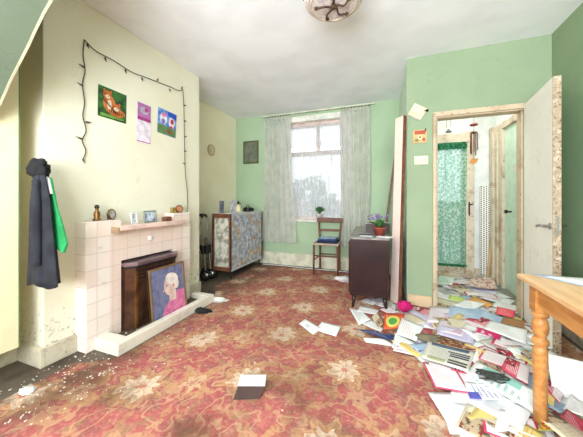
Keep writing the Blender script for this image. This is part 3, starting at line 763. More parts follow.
# fairy lights
t = thing('fairy_lights', 'dark string of unlit fairy lights tacked around the chimney breast prints', 'string lights', (0, 0, 0))
X0 = -2.108
top = [(X0, 1.28, 2.265), (X0, 1.36, 2.225), (X0, 1.50, 2.22), (X0, 1.66, 2.20), (X0, 1.80, 2.215), (X0, 1.95, 2.23), (X0, 2.10, 2.245), (X0, 2.2, 2.25), (X0, 2.265, 2.285)]
lf = [(X0, 1.28, 2.265), (X0, 1.272, 2.15), (X0, 1.285, 2.04), (X0, 1.268, 1.93), (X0, 1.282, 1.80), (X0, 1.27, 1.70), (X0, 1.292, 1.60), (X0, 1.266, 1.52), (X0, 1.29, 1.45), (X0, 1.272, 1.385)]
rt = [(X0, 2.265, 2.285), (X0, 2.28, 2.1), (X0, 2.285, 1.9), (X0, 2.29, 1.7), (X0, 2.295, 1.5), (X0, 2.305, 1.35), (X0, 2.33, 1.2), (X0, 2.335, 1.05), (X0, 2.33, .9), (X0, 2.36, .6), (X0, 2.33, .3)]
for seg, r in ((top, .0038), (lf, .0038), (rt, .0032)):
    b = new(); tube(b, arc(seg), r, 6); obj('cord', b, plain('dark_green_wire', (74, 72, 58)), t)
bulbs = [(X0, 1.30, 2.245, -1), (X0, 1.43, 2.21, -1), (X0, 1.6, 2.195, -1), (X0, 1.76, 2.195, -1), (X0, 1.93, 2.24, 1), (X0, 2.08, 2.22, -1), (X0, 2.25, 2.29, 1), (X0, 1.27, 1.92, -2), (X0, 1.29, 1.66, 2), (X0, 1.26, 1.53, -2), (X0, 1.27, 1.385, -1),
         (X0, 2.28, 2.12, 2), (X0, 2.285, 1.95, 2), (X0, 2.29, 1.78, 2), (X0, 2.29, 1.62, 2), (X0, 2.30, 1.48, -2), (X0, 1.28, 2.06, -2)]
for x, y, z, d in bulbs:
    b = new(); e = (0, .04*(1 if d == 2 else -1), .01) if abs(d) == 2 else (0, .012, .032*d)
    p = Vector((x, y, z)); q = p+Vector(e)
    tube(b, [p, p+(q-p)*.45, p+(q-p)*.5, q], .005, 8, taper=[.0065, .0065, .0045, .001]); obj('bulb', b, D.materials['dark_green_wire'], t)

# wall plaque and dark picture
t = thing('wall_plaque', 'round cream plaque with raised figures on the far left wall', 'plaque', (-2.61, 3.40, 1.865))
b = new(); R = Matrix.Rotation(PI/2, 4, 'Y'); lathe(b, [(.088, .0), (.088, .010), (.078, .016), (.07, .010)], 32, R); obj('rim', b, plain('biscuit_rim', (196, 170, 130)), t)
b = new(); lathe(b, [(.07, .008), (.07, .011)], 32, R); blob(b, (.014, -.02, 0), (.008, .022, .04), 2, .3); blob(b, (.014, .025, -.005), (.008, .018, .035), 2, .3); obj('relief', b, plain('cream_relief', (226, 208, 176)), t)
t = thing('picture', 'small dark framed picture on the green wall left of the curtain', 'picture', (-2.30, 4.108, 1.93))
b = new()
for a, c_ in (((-.15, -.02, -.2), (-.125, 0, .2)), ((.125, -.02, -.2), (.15, 0, .2)), ((-.125, -.02, -.2), (.125, 0, -.175)), ((-.125, -.02, .175), (.125, 0, .2))): box(b, a, c_, .003)
obj('frame', b, plain('olive_brown_frame', (92, 90, 60), .5), t)
b = new(); box(b, (-.125, -.012, -.175), (.125, 0, .175)); obj('print', b, plain('dull_grey_green_print', (116, 122, 104), .4, c2=(92, 98, 84)), t)
# ---------------------------------------------------------------- display cabinet
cb = thing('display_cabinet', 'low wooden display cabinet with patterned glass doors on thin legs in the corner', 'cabinet', (-2.30, 3.02, 0))
L_, W_ = .92, .30
b = new(); box(b, (0, 0, .12), (W_, L_, .145), .003); box(b, (0, 0, .875), (W_, L_, .90), .003); box(b, (0, 0, .145), (.015, L_, .875)); box(b, (.015, L_-.02, .145), (W_, L_, .875))
box(b, (0, 0, .145), (.035, .022, .875), .002); box(b, (W_-.035, 0, .145), (W_, .022, .875), .002); box(b, (.035, 0, .145), (W_-.035, .022, .175), .002); box(b, (.035, 0, .84), (W_-.035, .022, .875), .002)
obj('carcass', b, M_midwood, cb)
b = new(); box(b, (.002, .002, .900), (W_-.002, L_-.002, .906), .002); obj('top_glass', b, plain('pale_laminate_top', (206, 208, 204), .3), cb)
def floral_glass(name, c1, c2, c3):
    m = Mat(name, .12); x, y, z = m.xyz()
    s = .085
    q = (y/s).fract(); w_ = (z/s).fract(); line = (q.min(q*-1+1)).min(w_.min(w_*-1+1)).lt(.03)
    k = m.mix(m.noise(16, 4, .7).step(.42, .6), c1, c2)
    k = m.mix(m.noise(9, 3, .6, vec=m.comb(x+4, y, z)).step(.55, .62), k, c3)
    k = m.mix(m.noise(38, 3, .6).step(.55, .6)*.35, k, (96, 100, 110))
    k = m.mix(line*.35, k, (226, 230, 236)); m.col(k)
    m.b.inputs['Alpha'].default_value = .88; return m.m
M_fg = floral_glass('floral_patterned_glass', (206, 212, 218), (148, 156, 170), (206, 166, 132))
for k, (y0, y1, xo) in enumerate(((.02, .48, .0), (.45, .90, .008))):
    b = new(); box(b, (W_+xo-.012, y0, .15), (W_+xo-.006, y1, .872)); d_ = obj('glass_door', b, M_fg, cb)
    b = new(); tube(b, [(W_+xo-.004, (y0+y1)/2-.02, .5), (W_+xo-.004, (y0+y1)/2+.02, .5)], .006); obj('finger_pull', b, M_black, d_)
b = new(); box(b, (W_-.005, 0, .12), (W_+.006, L_, .148), .002); obj('door_track', b, plain('pale_grey_track', (196, 200, 204), .3), cb)
b = new(); box(b, (W_-.005, 0, .872), (W_+.006, L_, .90), .002); obj('door_track', b, D.materials['pale_grey_track'], cb)
b = new(); box(b, (W_-.006, L_-.02, .12), (W_+.008, L_, .90), .002); box(b, (W_-.006, -.004, .12), (W_+.006, .012, .90), .002); obj('corner_strip', b, M_fwood, cb)
m = Mat('frosted_glass', .25); m.col(m.mix(m.noise(10, 4, .6).step(.4, .62), (224, 222, 208), (150, 148, 134))); m.b.inputs['Alpha'].default_value = .8
b = new(); box(b, (.035, .006, .175), (W_-.035, .012, .84)); obj('side_glass', b, m.m, cb)
for z in (.38, .62):
    b = new(); box(b, (.016, .024, z), (W_-.02, L_-.022, z+.006)); obj('shelf', b, M_glass, cb)
for x, y in ((.03, .05), (W_-.03, .05), (.03, L_-.05), (W_-.03, L_-.05)):
    b = new(); tube(b, [(x, y, .122), (x, y, .0)], .01, taper=[.012, .007]); obj('leg', b, M_black, cb)
orn = [('vase', [(.02, 0), (.035, .03), (.03, .07), (.014, .1), (.02, .12)], (96, 110, 150)), ('cup', [(.02, 0), (.03, .03), (.034, .06), (.03, .06), (.02, .02)], (226, 220, 210)), ('jug', [(.03, 0), (.04, .04), (.025, .09), (.03, .11)], (176, 120, 80)), ('bowl', [(.02, 0), (.045, .04), (.05, .05), (.042, .048), (.015, .01)], (200, 204, 214))]
for i in range(8):
    nm, pr, col = orn[i % 4]; b = new(); lathe(b, pr, 18)
    z = .146 if i < 3 else (.386 if i < 6 else .626)
    tag(obj(nm, b, plain('glaze_%s_%d' % (nm, i), col, .25), None, (-2.15, 3.16+.28*(i % 3)+.02*(i//3), z)), '%s %s on the %s shelf inside the display cabinet' % (['blue grey', 'cream', 'tan', 'pale grey', 'slate', 'white', 'brown', 'silver grey'][i], nm, ['bottom', 'bottom', 'bottom', 'middle', 'middle', 'middle', 'top', 'top'][i]), nm)
# things on the cabinet
for lab, y, x, w, h, c_, rz in (('dark blue greeting card standing at the near end of the display cabinet', 3.08, -2.20, .09, .17, (70, 90, 130), .5), ('pale grey greeting card with a figure standing on the display cabinet', 3.20, -2.13, .13, .18, (206, 204, 210), .25)):
    t = thing('greeting_card', lab, 'card', (x, y, .906), rz)
    for s_ in (-1, 1):
        b = new(); box(b, (0, 0, 0), (.0015, w, h), 0, Matrix.Rotation(s_*.35, 4, 'Z')); obj('card_leaf', b, plain('card_%d_%d' % (c_[0], s_), c_, .5, c2=(150, 140, 150), scale=25), t)
t = thing('perfume_bottle', 'cream perfume bottle with a dark stopper in the middle of the display cabinet top', 'bottle', (-2.10, 3.37, .906))
b = new(); lathe(b, [(.04, 0), (.045, .02), (.035, .07), (.014, .1), (.014, .115)], 20); obj('body', b, plain('cream_glass_bottle', (226, 216, 176), .2), t)
b = new(); lathe(b, [(.015, .115), (.017, .15), (.006, .17)], 16); obj('stopper', b, M_black, t)
t = thing('bottle', 'slim pale bottle with a gold cap behind the perfume bottle', 'bottle', (-2.16, 3.52, .906))
b = new(); lathe(b, [(.022, 0), (.022, .09), (.009, .105), (.009, .12)], 16); obj('body', b, plain('pale_bottle', (214, 210, 190), .2), t)
b = new(); lathe(b, [(.011, .12), (.011, .14)], 12); obj('cap', b, M_brass, t)
t = thing('camera_case', 'small black zipped case at the far end of the display cabinet', 'case', (-2.12, 3.68, .906))
b = new(); box(b, (-.05, -.07, 0), (.05, .07, .065), .018); obj('body', b, M_black, t)
b = new(); tube(b, arc([(0, -.06, .06), (0, 0, .10), (0, .06, .06)]), .006); obj('strap', b, M_fwood, t)
b = new(); lathe(b, [(.03, 0), (.032, .03), (.026, .05), (.01, .055)], 18); tag(obj('pot', b, plain('dark_glazed_pot', (60, 50, 56), .3), None, (-2.12, 3.82, .906)), 'dark lidded pot at the window end of the display cabinet', 'pot')

# rollator beside cabinet
rl = thing('rollator', 'black and silver wheeled walking frame folded between fireplace and display cabinet', 'walking frame', (-2.41, 2.86, 0), .1)
for i, (x, y) in enumerate(((.10, .03), (.02, .14), (.12, .13), (-.06, .02))):
    b = new(); R = Matrix.Translation((x, y, .072)) @ Matrix.Rotation(PI/2, 4, 'X')
    t = bmesh.new(); bmesh.ops.create_circle(t, segments=4, radius=.001); t.free()
    lathe(b, [(.05, -.013), (.068, -.012), (.072, 0), (.068, .012), (.05, .013), (.05, -.0129)], 26, R)
    wl = obj('wheel', b, M_black, rl)
    b = new(); lathe(b, [(.015, -.016), (.05, -.006), (.05, .006), (.015, .016)], 20, R); obj('hub', b, M_chrome, wl)
for pts_, mt, nm in (([(.10, .03, .10), (.08, .03, .35), (.05, .03, .60), (.04, .02, .86)], M_chrome, 'front_upright'), ([(-.06, .02, .10), (.0, .03, .35), (.03, .03, .62)], M_chrome, 'rear_upright'), ([(.12, .13, .10), (.09, .13, .4), (.06, .12, .84)], M_chrome, 'front_upright'), ([(.02, .14, .10), (.05, .13, .4)], M_chrome, 'rear_upright')):
    b = new(); tube(b, arc(pts_), .011); obj(nm, b, mt, rl)
for y in (.02, .12):
    b = new(); tube(b, arc([(.06, y, .85), (.03, y, .88), (-.06, y, .885)]), .016); obj('grip', b, M_black, rl)
    b = new(); tube(b, arc([(.02, y, .86), (-.03, y-.01, .78), (-.05, y-.02, .6), (0, y, .45), (.06, y, .3)]), .004); obj('brake_cable', b, M_chrome, rl)
b = new(); box(b, (-.03, .02, .36), (.12, .14, .48), .01); obj('bag', b, M_black, rl)
b = new(); tube(b, [(.05, .03, .55), (.06, .12, .55)], .01); tube(b, [(.09, .03, .25), (.09, .13, .25)], .01); obj('cross_bar', b, M_chrome, rl)
# board in recess
b = new(); box(b, (-.012, 0, 0), (.012, .62, .40), .003)
tag(obj('panel', b, plain('grey_beige_board', (196, 186, 150), .7, c2=(176, 164, 130)), None, (-2.52, 2.57, .14), (0, 0, 0)), 'low grey beige board boxing in the recess between chimney breast and walking frame', 'board')

# ---------------------------------------------------------------- chair
ch = thing('dining_chair', 'small brown wooden chair with ladder back standing before the window', 'chair', (-.86, 3.83, .006), .04)
cw, cd = .17, .16
b = new(); box(b, (-.19, -.185, .435), (.19, .17, .462), .012); obj('seat', b, plain('worn_seat', (186, 166, 152), .7, c2=(150, 120, 104)), ch)
for s_ in (-1, 1):
    b = new(); tube(b, [(s_*.175, -.165, 0), (s_*.17, -.165, .435)], .014, taper=[.013, .017]); obj('leg', b, M_midwood, ch)
    b = new(); tube(b, arc([(s_*.15, .17, 0), (s_*.15, .15, .43), (s_*.165, .165, .65), (s_*.18, .185, .80)]), .015); obj('rear_post', b, M_midwood, ch)
    b = new(); tube(b, [(s_*.172, -.165, .22), (s_*.15, .155, .22)], .009); obj('side_stretcher', b, M_midwood, ch)
b = new(); box(b, (-.20, .165, .735), (.20, .195, .805), .010); obj('top_rail', b, M_midwood, ch)
for z in (.60,):
    b = new(); box(b, (-.165, .155, z), (.165, .172, z+.035), .005); obj('back_slat', b, M_midwood, ch)
b = new(); tube(b, [(-.173, -.165, .28), (.173, -.165, .28)], .010); obj('front_stretcher', b, M_midwood, ch)
b = new(); tube(b, [(-.15, .155, .25), (.15, .155, .25)], .009); obj('rear_stretcher', b, M_midwood, ch)
t = thing('folded_clothes', 'pile of folded navy and pale blue clothes on the wooden chair', 'clothes', (-.85, 3.81, .469), .05)
for i, (c_, dz) in enumerate((((36, 48, 78), 0), ((60, 84, 124), .032), ((170, 190, 214), .055))):
    b = new(); box(b, (-.14+.01*i, -.13+.015*i, dz+.001), (.15-.015*i, .11, dz+(.032 if i < 2 else .016)), .011, Matrix.Rotation(.05*i-.06, 4, 'Z')); obj('garment', b, plain('cloth_fold_%d' % i, c_, .9), t)
b = new(); blob(b, (0, 0, .03), (.11, .06, .032), 4, .7, 12); blob(b, (.07, .03, .02), (.06, .05, .022), 3, .7, 12)
tag(obj('carrier_bag', b, plain('white_bag_plastic', (230, 228, 228), .4), None, (-.575, 3.52, .006)), 'crumpled white carrier bag on the floor between chair and sideboard', 'bag')
# sill plant
def pot_plant(nm, lab, loc, potm, leafm, n, hgt, spread, flower=None, r=.04, ph=.07, seed=1):
    t = thing(nm, lab, 'plant', loc); b = new(); lathe(b, [(r*.72, 0), (r, ph*.85), (r*1.08, ph*.86), (r*1.08, ph), (r*.92, ph), (r*.9, ph*.9), (.004, ph*.9)], 22); obj('pot', b, potm, t)
    rnd = random.Random(seed); b = new()
    for i in range(n):
        a = rnd.uniform(0, 2*PI); sp = rnd.uniform(.25, 1)*spread; hh = rnd.uniform(.4, 1)*hgt
        p0 = Vector((0, 0, ph*.9)); p2 = Vector((math.cos(a)*sp, math.sin(a)*sp, ph+hh*(1-.35*sp/spread))); side = Vector((-math.sin(a), math.cos(a), 0))*spread*.13
        p1 = p0.lerp(p2, .55)+Vector((0, 0, hgt*.25))
        va, vb, vc, vd, ve = [b.verts.new(v) for v in (p0, p1+side, p2, p1-side, p1+Vector((0, 0, -.006)))]
        for f in ((va, ve, vb), (vb, ve, vc), (vc, ve, vd), (vd, ve, va)): b.faces.new(f)
    obj('leaves', b, leafm, t)
    if flower:
        b = new()
        for i in range(26):
            a = rnd.uniform(0, 2*PI); sp = rnd.uniform(0, .8)*spread; blob(b, (math.cos(a)*sp-.02, math.sin(a)*sp, ph+hgt*rnd.uniform(.75, 1.25)), (.014, .014, .011), 1, .3)
        obj('flowers', b, flower, t)['kind'] = 'stuff'
    return t
M_leaf = plain('houseplant_green', (78, 128, 66), .5, c2=(50, 96, 46))
pot_plant('potted_plant', 'small green plant in a white pot on the window sill behind the chair', (-1.065, 4.11, .768), plain('white_pot_glaze', (226, 220, 216), .3), M_leaf, 90, .15, .115, r=.055, ph=.10, seed=4)
for q in [o for o in D.objects if o.name.startswith('potted_plant')]: q.location = (-1.065, 4.13, .768)
# ---------------------------------------------------------------- sideboard
sb = thing('sideboard', 'long dark brown sideboard on tapered legs, its end facing the camera', 'sideboard', (-.375, 2.66, .006), math.radians(3.5))
b = new(); box(b, (0, 0, .13), (.37, 1.12, .69), .006); obj('body', b, M_fwood, sb)
b = new(); box(b, (-.008, -.008, .69), (.378, 1.13, .708), .004); obj('top', b, plain('grey_mottled_top', (150, 146, 144), .3, c2=(96, 84, 80), scale=7), sb)  # top mottled light grey and darker brown grey
b = new(); box(b, (.02, -.006, .16), (.35, .0, .66), .003); obj('end_panel', b, plain('dark_plum_wood', (48, 28, 30), .3, c2=(36, 21, 24), scale=5), sb)
for k in range(3):
    b = new(); box(b, (-.014, .03+.36*k, .16), (0, .37+.36*k, .66), .004); d_ = obj('cupboard_door', b, M_fwood, sb)
    b = new(); blob(b, (-.026, .33+.36*k, .42), (.012, .012, .012), 2, 0); obj('knob', b, M_brass, d_)
for x, y in ((.04, .05), (.33, .05), (.04, 1.06), (.33, 1.06)):
    b = new(); tube(b, [(x, y, .135), (x+(x-.18)*.10, y-.01, 0)], .02, taper=[.024, .012]); obj('leg', b, M_fwood, sb)
t = pot_plant('potted_violet', 'purple flowering plant in a terracotta pot on the sideboard', (-.10, 2.90, .714), plain('terracotta', (158, 74, 60), .6), M_leaf, 46, .11, .13, plain('lilac_petals', (146, 128, 176), .6), r=.062, ph=.085, seed=9)
t = thing('planter_box', 'dark wooden planter box behind the terracotta pot on the sideboard', 'planter', (-.26, 3.14, .714), .06)
b = new()
for a, c_ in (((0, 0, 0), (.26, .015, .10)), ((0, .14, 0), (.26, .155, .10)), ((0, .015, 0), (.015, .14, .10)), ((.245, .015, 0), (.26, .14, .10))): box(b, a, c_, .003)
obj('sides', b, M_fwood, t)
b = new(); box(b, (.015, .015, 0), (.245, .14, .06)); obj('soil', b, M_floor, t)
b = new(); box(b, (-.01, -.01, .10), (.265, .004, .106), .002); box(b, (-.01, .15, .10), (.265, .160, .106), .002); obj('rim', b, plain('pale_rim', (206, 196, 190)), t)
t = thing('booklet', 'dark covered booklet on the near left of the sideboard top', 'book', (-.29, 2.75, .714), .1)
b = new(); box(b, (0, 0, 0), (.13, .10, .003)); box(b, (0, 0, .010), (.13, .10, .013)); box(b, (0, 0, .003), (.004, .10, .010)); obj('cover', b, M_black, t)
b = new(); box(b, (.004, .003, .003), (.127, .097, .010)); obj('pages', b, PM['blank'], t)
b = new(); box(b, (0, 0, 0), (.15, .11, .003)); tag(obj('envelope', b, PM['pinkletter'], None, (-.13, 2.74, .7145), (0, 0, -.1)), 'cream envelope on the sideboard in front of the terracotta pot', 'envelope')

# ---------------------------------------------------------------- boards leaning in the bay
def lean(name, lab, bot, top, w, th, mats, edge=None, wdir=(0, 1, 0)):
    """board from bottom to top point, width along wdir"""
    b_ = Vector(bot); t_ = Vector(top); z = (t_-b_); Ln = z.length; z.normalize(); w_ = Vector(wdir); w_ = (w_-z*w_.dot(z)).normalized(); n_ = w_.cross(z)
    M = Matrix((( w_.x, n_.x, z.x, b_.x), (w_.y, n_.y, z.y, b_.y), (w_.z, n_.z, z.z, b_.z), (0, 0, 0, 1)))
    t = thing(name, lab, 'board', bot)
    b = new(); box(b, (0, 0, 0), (w, th, Ln), .003); o = obj('face', b, mats, t); 
    o.matrix_local = Matrix.Translation(-b_) @ M
    if edge:
        b = new(); box(b, (-.006, -.001, 0), (0, th+.001, Ln)); o = obj('edge', b, edge, t); o.matrix_local = Matrix.Translation(-b_) @ M
    return t
lean('door_panel', 'tall pink cream board with a brown edge leaning at the wall corner behind the sideboard', (.078, 2.92, 0), (.130, 2.92, 1.95), .12, .035, grimy('pink_cream_board', (238, 214, 204), (222, 192, 180), .55, 3), M_midwood, (-.62, .78, 0))
lean('plank', 'narrow brown plank leaning in the corner beyond the tall pink board', (-.16, 3.98, 0), (.085, 3.98, 1.95), .06, .03, M_midwood)
# dark gap strip beside board
# ---------------------------------------------------------------- things on the partition wall
def onpart(name, lab, cat, x, z, w, h, rot, m, th=.006, extra=None):
    t = thing(name, lab, cat, (x, 2.979, z)); t.rotation_euler = (0, rot, 0)
    b = new(); box(b, (-w/2, -th, -h/2), (w/2, 0, h/2), .001); obj('board' if cat != 'switch' else 'plate', b, m, t)
    return t
t = onpart('wall_card', 'cream square card hanging tilted by the top left of the doorway', 'card', .262, 1.985, .135, .14, .55, plain('cream_card', (232, 220, 186), .6, c2=(214, 198, 156)))
b = new(); box(b, (-.0675, -.009, -.07), (.0675, -.006, -.055)); obj('bottom_strip', b, plain('grey_tape', (170, 170, 160)), t)
b = new(); blob(b, (0, 0, 0), (.014, .014, .014), 2, 0); box(b, (-.03, .0, -.004), (0, .012, .004)); tag(obj('wall_hook', b, M_black, None, (.352, 2.966, 1.99)), 'small black hook screwed in right of the tilted card', 'hook')
t = onpart('wall_picture', 'small tan and red picture card pinned above the light switch', 'picture', .288, 1.735, .125, .135, 0, plain('tan_picture_card', (206, 176, 124), .6, c2=(190, 150, 100)))
Mx = Matrix(((1, 0, 0, 0), (0, 0, -1, -.006), (0, 1, 0, 0), (0, 0, 0, 1)))
poly_art('print', [([(-.05, .02), (.05, .02), (.05, .058), (-.05, .058)], 0), (ell(0, -.01, .022, .024, 10), 1), (ell(-.03, -.04, .018, .014, 8), 2), (ell(.035, -.035, .014, .018, 8), 0), (ell(0, -.01, .01, .01, 8), 3)], t, Mx, [P('brick_red_print', (176, 80, 60)), P('cream_print', (236, 222, 180)), P('olive_print', (120, 130, 70)), P('dark_print', (80, 70, 50))])
b = new(); box(b, (.045, -.014, .045), (.056, -.005, .075), .002); obj('clip', b, M_black, t)
t = onpart('light_switch', 'double cream light switch on the green wall left of the doorway', 'switch', .300, 1.49, .125, .086, 0, plain('switch_plastic', (222, 216, 190), .4), .010)
for x in (-.03, .03):
    b = new(); box(b, (x-.012, -.016, -.02), (x+.012, -.010, .02), .002, Matrix.Rotation(.08, 4, 'X')); obj('rocker', b, plain('rocker_plastic', (206, 198, 176), .4), t)

# ---------------------------------------------------------------- hall
o = cloth(.545, 1.0, .155, 1.885, 4.30, 9, .018, M_greenlace, 'lace_curtain', seed=8, hem=.008)
t = thing('lace_curtain', 'green lace curtain covering the glazed door in the hall', 'curtain', (0, 0, 0)); o.name = 'drape'; o.parent = t; 
b = new(); tube(b, [(.53, 4.29, 1.885), (1.02, 4.29, 1.885)], .007); obj('rod', b, M_chrome, t)
o = cloth(.545, 1.0, 1.80, 1.90, 4.275, 14, .010, sheer('green_valance', (60, 140, 100), .95, ((90, 170, 130), 30)), 'valance', t, seed=5)
o = cloth(.545, 1.0, .15, .185, 4.275, 14, .010, D.materials['green_valance'], 'hem_band', t, seed=6)
# perforated panel rolled in the corner, walking stick
def perf_mat():
    m = Mat('perforated_white_sheet', .6); x, y, z = m.xyz()
    s = .028; q = (x/s).fract()-.5; w_ = (z/s*1.0+(x/s).floor()*.5).fract()-.5
    h = (q*q+w_*w_).sqrt().lt(.34); m.col(m.mix(h, (236, 234, 228), (104, 92, 84))); return m.m
b = new(); box(b, (0, 0, 0), (.115, .05, 1.20), .012); tag(obj('perforated_panel', b, perf_mat(), None, (1.145, 4.23, .075), (0, 0, -.15)), 'white perforated strip standing in the far corner of the hall', 'panel')
b = new(); tube(b, arc([(1.20, 4.14, .03), (1.235, 4.17, .3), (1.262, 4.20, .62), (1.28, 4.22, .72)]), .016); tag(obj('walking_stick', b, plain('pale_cane', (196, 160, 110), .4)), 'curved pale wooden stick leaning by the perforated strip', 'stick')
t = thing('wind_chime', 'red topped wind chime with dark tubes hanging left of the white hall wall', 'wind chime', (1.06, 4.18, 0))
b = new()
for k in range(5): blob(b, (math.cos(k*1.256)*.028, math.sin(k*1.256)*.028, 2.10), (.024, .024, .016), 2, .3)
obj('rose_cluster', b, plain('dusty_red', (176, 84, 92), .7), t)
b = new(); tube(b, [(0, 0, 2.10), (0, 0, 2.55)], .002); tube(b, [(0, 0, 2.1), (0, 0, 1.62)], .0025); obj('string', b, M_black, t)
for k in range(5):
    a = k*1.256; b = new(); tube(b, [(math.cos(a)*.04, math.sin(a)*.04, 1.99), (math.cos(a)*.04, math.sin(a)*.04, 1.76-.02*k)], .006); obj('chime_tube', b, M_midwood, t)
b = new(); lathe(b, [(.04, 1.99), (.04, 2.0)], 18); obj('disc', b, M_midwood, t)
b = new(); prism(b, [(-.05, 1.60), (-.02, 1.65), (.02, 1.64), (.05, 1.65), (.035, 1.60), (0, 1.57)], 1, -.006, .006); obj('wind_sail', b, plain('amber_wood', (206, 140, 70)), t)
t = thing('hanging_ornament', 'small grey bell ornament hung on a looped wire above the lace curtain', 'ornament', (.76, 4.16, 0))
b = new(); tube(b, arc([(-.03, 0, 2.09), (-.02, 0, 2.20), (0, 0, 2.26), (.02, 0, 2.20), (.03, 0, 2.09)]), .004); tube(b, [(0, 0, 2.26), (0, 0, 2.55)], .0015); obj('wire', b, M_chrome, t)
b = new(); lathe(b, [(.04, 2.02), (.034, 2.035), (.018, 2.05), (.006, 2.065)], 16); obj('bell', b, plain('pewter', (110, 112, 120), .4, .6), t)
# added glowing lamp, out of view, brightens the hall
t = thing('hall_fill_lamp', 'added white bowl fill lamp out of view in the hall', 'lamp', (.80, 3.62, 2.55))
b = new(); lathe(b, [(.15, 0), (.15, -.02), (.12, -.06), (.04, -.085), (.005, -.09)], 28)
m = Mat('fill_lamp_glow', .4); m.col((250, 250, 245)); m.b.inputs['Emission Color'].default_value = (1, .97, .92, 1); m.b.inputs['Emission Strength'].default_value = HALL_E if 'HALL_E' in globals() else 20
obj('fill_lamp_shade', b, m.m, t)

# ---------------------------------------------------------------- ceiling light of the room
cl = thing('ceiling_light', 'round glass ceiling light with brass filigree rim', 'ceiling light', (-.35, 1.73, 2.55))
b = new(); lathe(b, [(.19, 0), (.19, -.015), (.17, -.03), (.165, -.03)], 36); obj('base_plate', b, plain('white_enamel', (228, 226, 220), .4), cl)
b = new()
t_ = bmesh.new(); t_.free()
for (R, z, r) in ((.165, -.165, .008), (.150, -.175, .005)):
    ring = [(R*math.cos(a*PI/24), R*math.sin(a*PI/24), z) for a in range(49)]; tube(b, ring, r, 8)
obj('rim', b, plain('cream_enamel_rim', (206, 190, 170), .4), cl)
b = new(); lathe(b, [(.195, -.11), (.198, -.125), (.19, -.15), (.17, -.17), (.12, -.178), (.05, -.182), (.004, -.183)], 40)
m = Mat('pinkish_glass_bowl', .15); m.col(m.mix(m.noise(26, 4, .7).step(.45, .6), (240, 232, 226), (206, 190, 200))); m.b.inputs['Alpha'].default_value = .8; obj('glass_bowl', b, m.m, cl)
for k in range(8):
    a = k*PI/4+.2; b = new()
    tube(b, arc([(.185*math.cos(a), .185*math.sin(a), -.03), (.20*math.cos(a), .20*math.sin(a), -.07), (.20*math.cos(a), .20*math.sin(a), -.12)]), .004); obj('filigree_bar', b, M_brass, cl)
b = new()
for k in range(5):
    a = k*PI*2/5+.9; tube(b, arc([(.03*math.cos(a), .03*math.sin(a), -.185), (.07*math.cos(a+.3), .07*math.sin(a+.3), -.20), (.115*math.cos(a), .115*math.sin(a), -.19)]), .0065); blob(b, (.115*math.cos(a), .115*math.sin(a), -.19), (.014, .014, .010), 2, .2)
lathe(b, [(.022, -.18), (.026, -.19), (.014, -.20), (.004, -.204)], 20)
obj('brass_rosette', b, plain('dark_bronze', (84, 62, 46), .6, .3), cl)

# ---------------------------------------------------------------- pine table
tb = thing('table', 'varnished pine table with turned legs at the right edge', 'table', (.607, .45, 0))
b = new(); box(b, (0, 0, .685), (.71, 1.21, .71), .005); obj('tabletop', b, M_pinetop, tb)
b = new(); box(b, (.045, .04, .58), (.065, 1.17, .684), .002); obj('apron', b, M_pine, tb)
b = new(); box(b, (.07, 1.145, .58), (.64, 1.165, .684), .002); obj('apron', b, M_pine, tb)
prof = [(.0255, 0), (.0265, .20), (.0285, .36), (.029, .375), (.023, .382), (.023, .388), (.031, .398), (.033, .408), (.031, .418), (.024, .426), (.022, .434), (.029, .455), (.032, .480), (.029, .505), (.023, .518), (.023, .524), (.032, .532), (.032, .55)]
for x, y in ((.065, 1.14), (.645, 1.14), (.065, .07), (.645, .07)):
    b = new(); lathe(b, prof, 24, Matrix.Translation((x, y, 0))); box(b, (x-.031, y-.031, .55), (x+.031, y+.031, .684), .003); obj('leg', b, M_pine, tb)
# ---------------------------------------------------------------- paper
def sheet(name, q, z0, mat_, amp=.008, zz=None, th=.0012, n=7, seed=0, crump=0):
    rnd = random.Random(seed); b = new(); uv = b.loops.layers.uv.new('uv'); g = []
    zz = zz or [rnd.uniform(0, amp) for _ in range(4)]
    p1, p2 = rnd.uniform(0, 6), rnd.uniform(0, 6)
    cx_ = sum(p[0] for p in q)/4; cy_ = sum(p[1] for p in q)/4
    for j in range(n+1):
        r = []
        for i in range(n+1):
            u, v = i/n, j/n; wts = ((1-u)*(1-v), u*(1-v), u*v, (1-u)*v)
            x = sum(w*p[0] for w, p in zip(wts, q)); y = sum(w*p[1] for w, p in zip(wts, q)); z = sum(w*s for w, s in zip(wts, zz))
            z += amp*.5*(1+math.sin(p1+u*3.2+v*1.3))*.5+amp*.35*(1+math.sin(p2+v*4.1-u*2))*.5
            if crump: z += crump*rnd.random()
            r.append(b.verts.new((x-cx_, y-cy_, z)))
        g.append(r)
    for j in range(n):
        for i in range(n):
            f = b.faces.new((g[j][i], g[j][i+1], g[j+1][i+1], g[j+1][i])); f.smooth = not crump
            for l, (a, c_) in zip(f.loops, ((i, j), (i+1, j), (i+1, j+1), (i, j+1))): l[uv].uv = (a/n, c_/n)
    bmesh.ops.recalc_face_normals(b, faces=b.faces)
    if sum(f.normal.z for f in b.faces) < 0: bmesh.ops.reverse_faces(b, faces=b.faces[:])
    low = {}
    bmesh.ops.solidify(b, geom=b.faces[:], thickness=th)
    return obj(name, b, mat_, None, (cx_, cy_, z0+.0075))
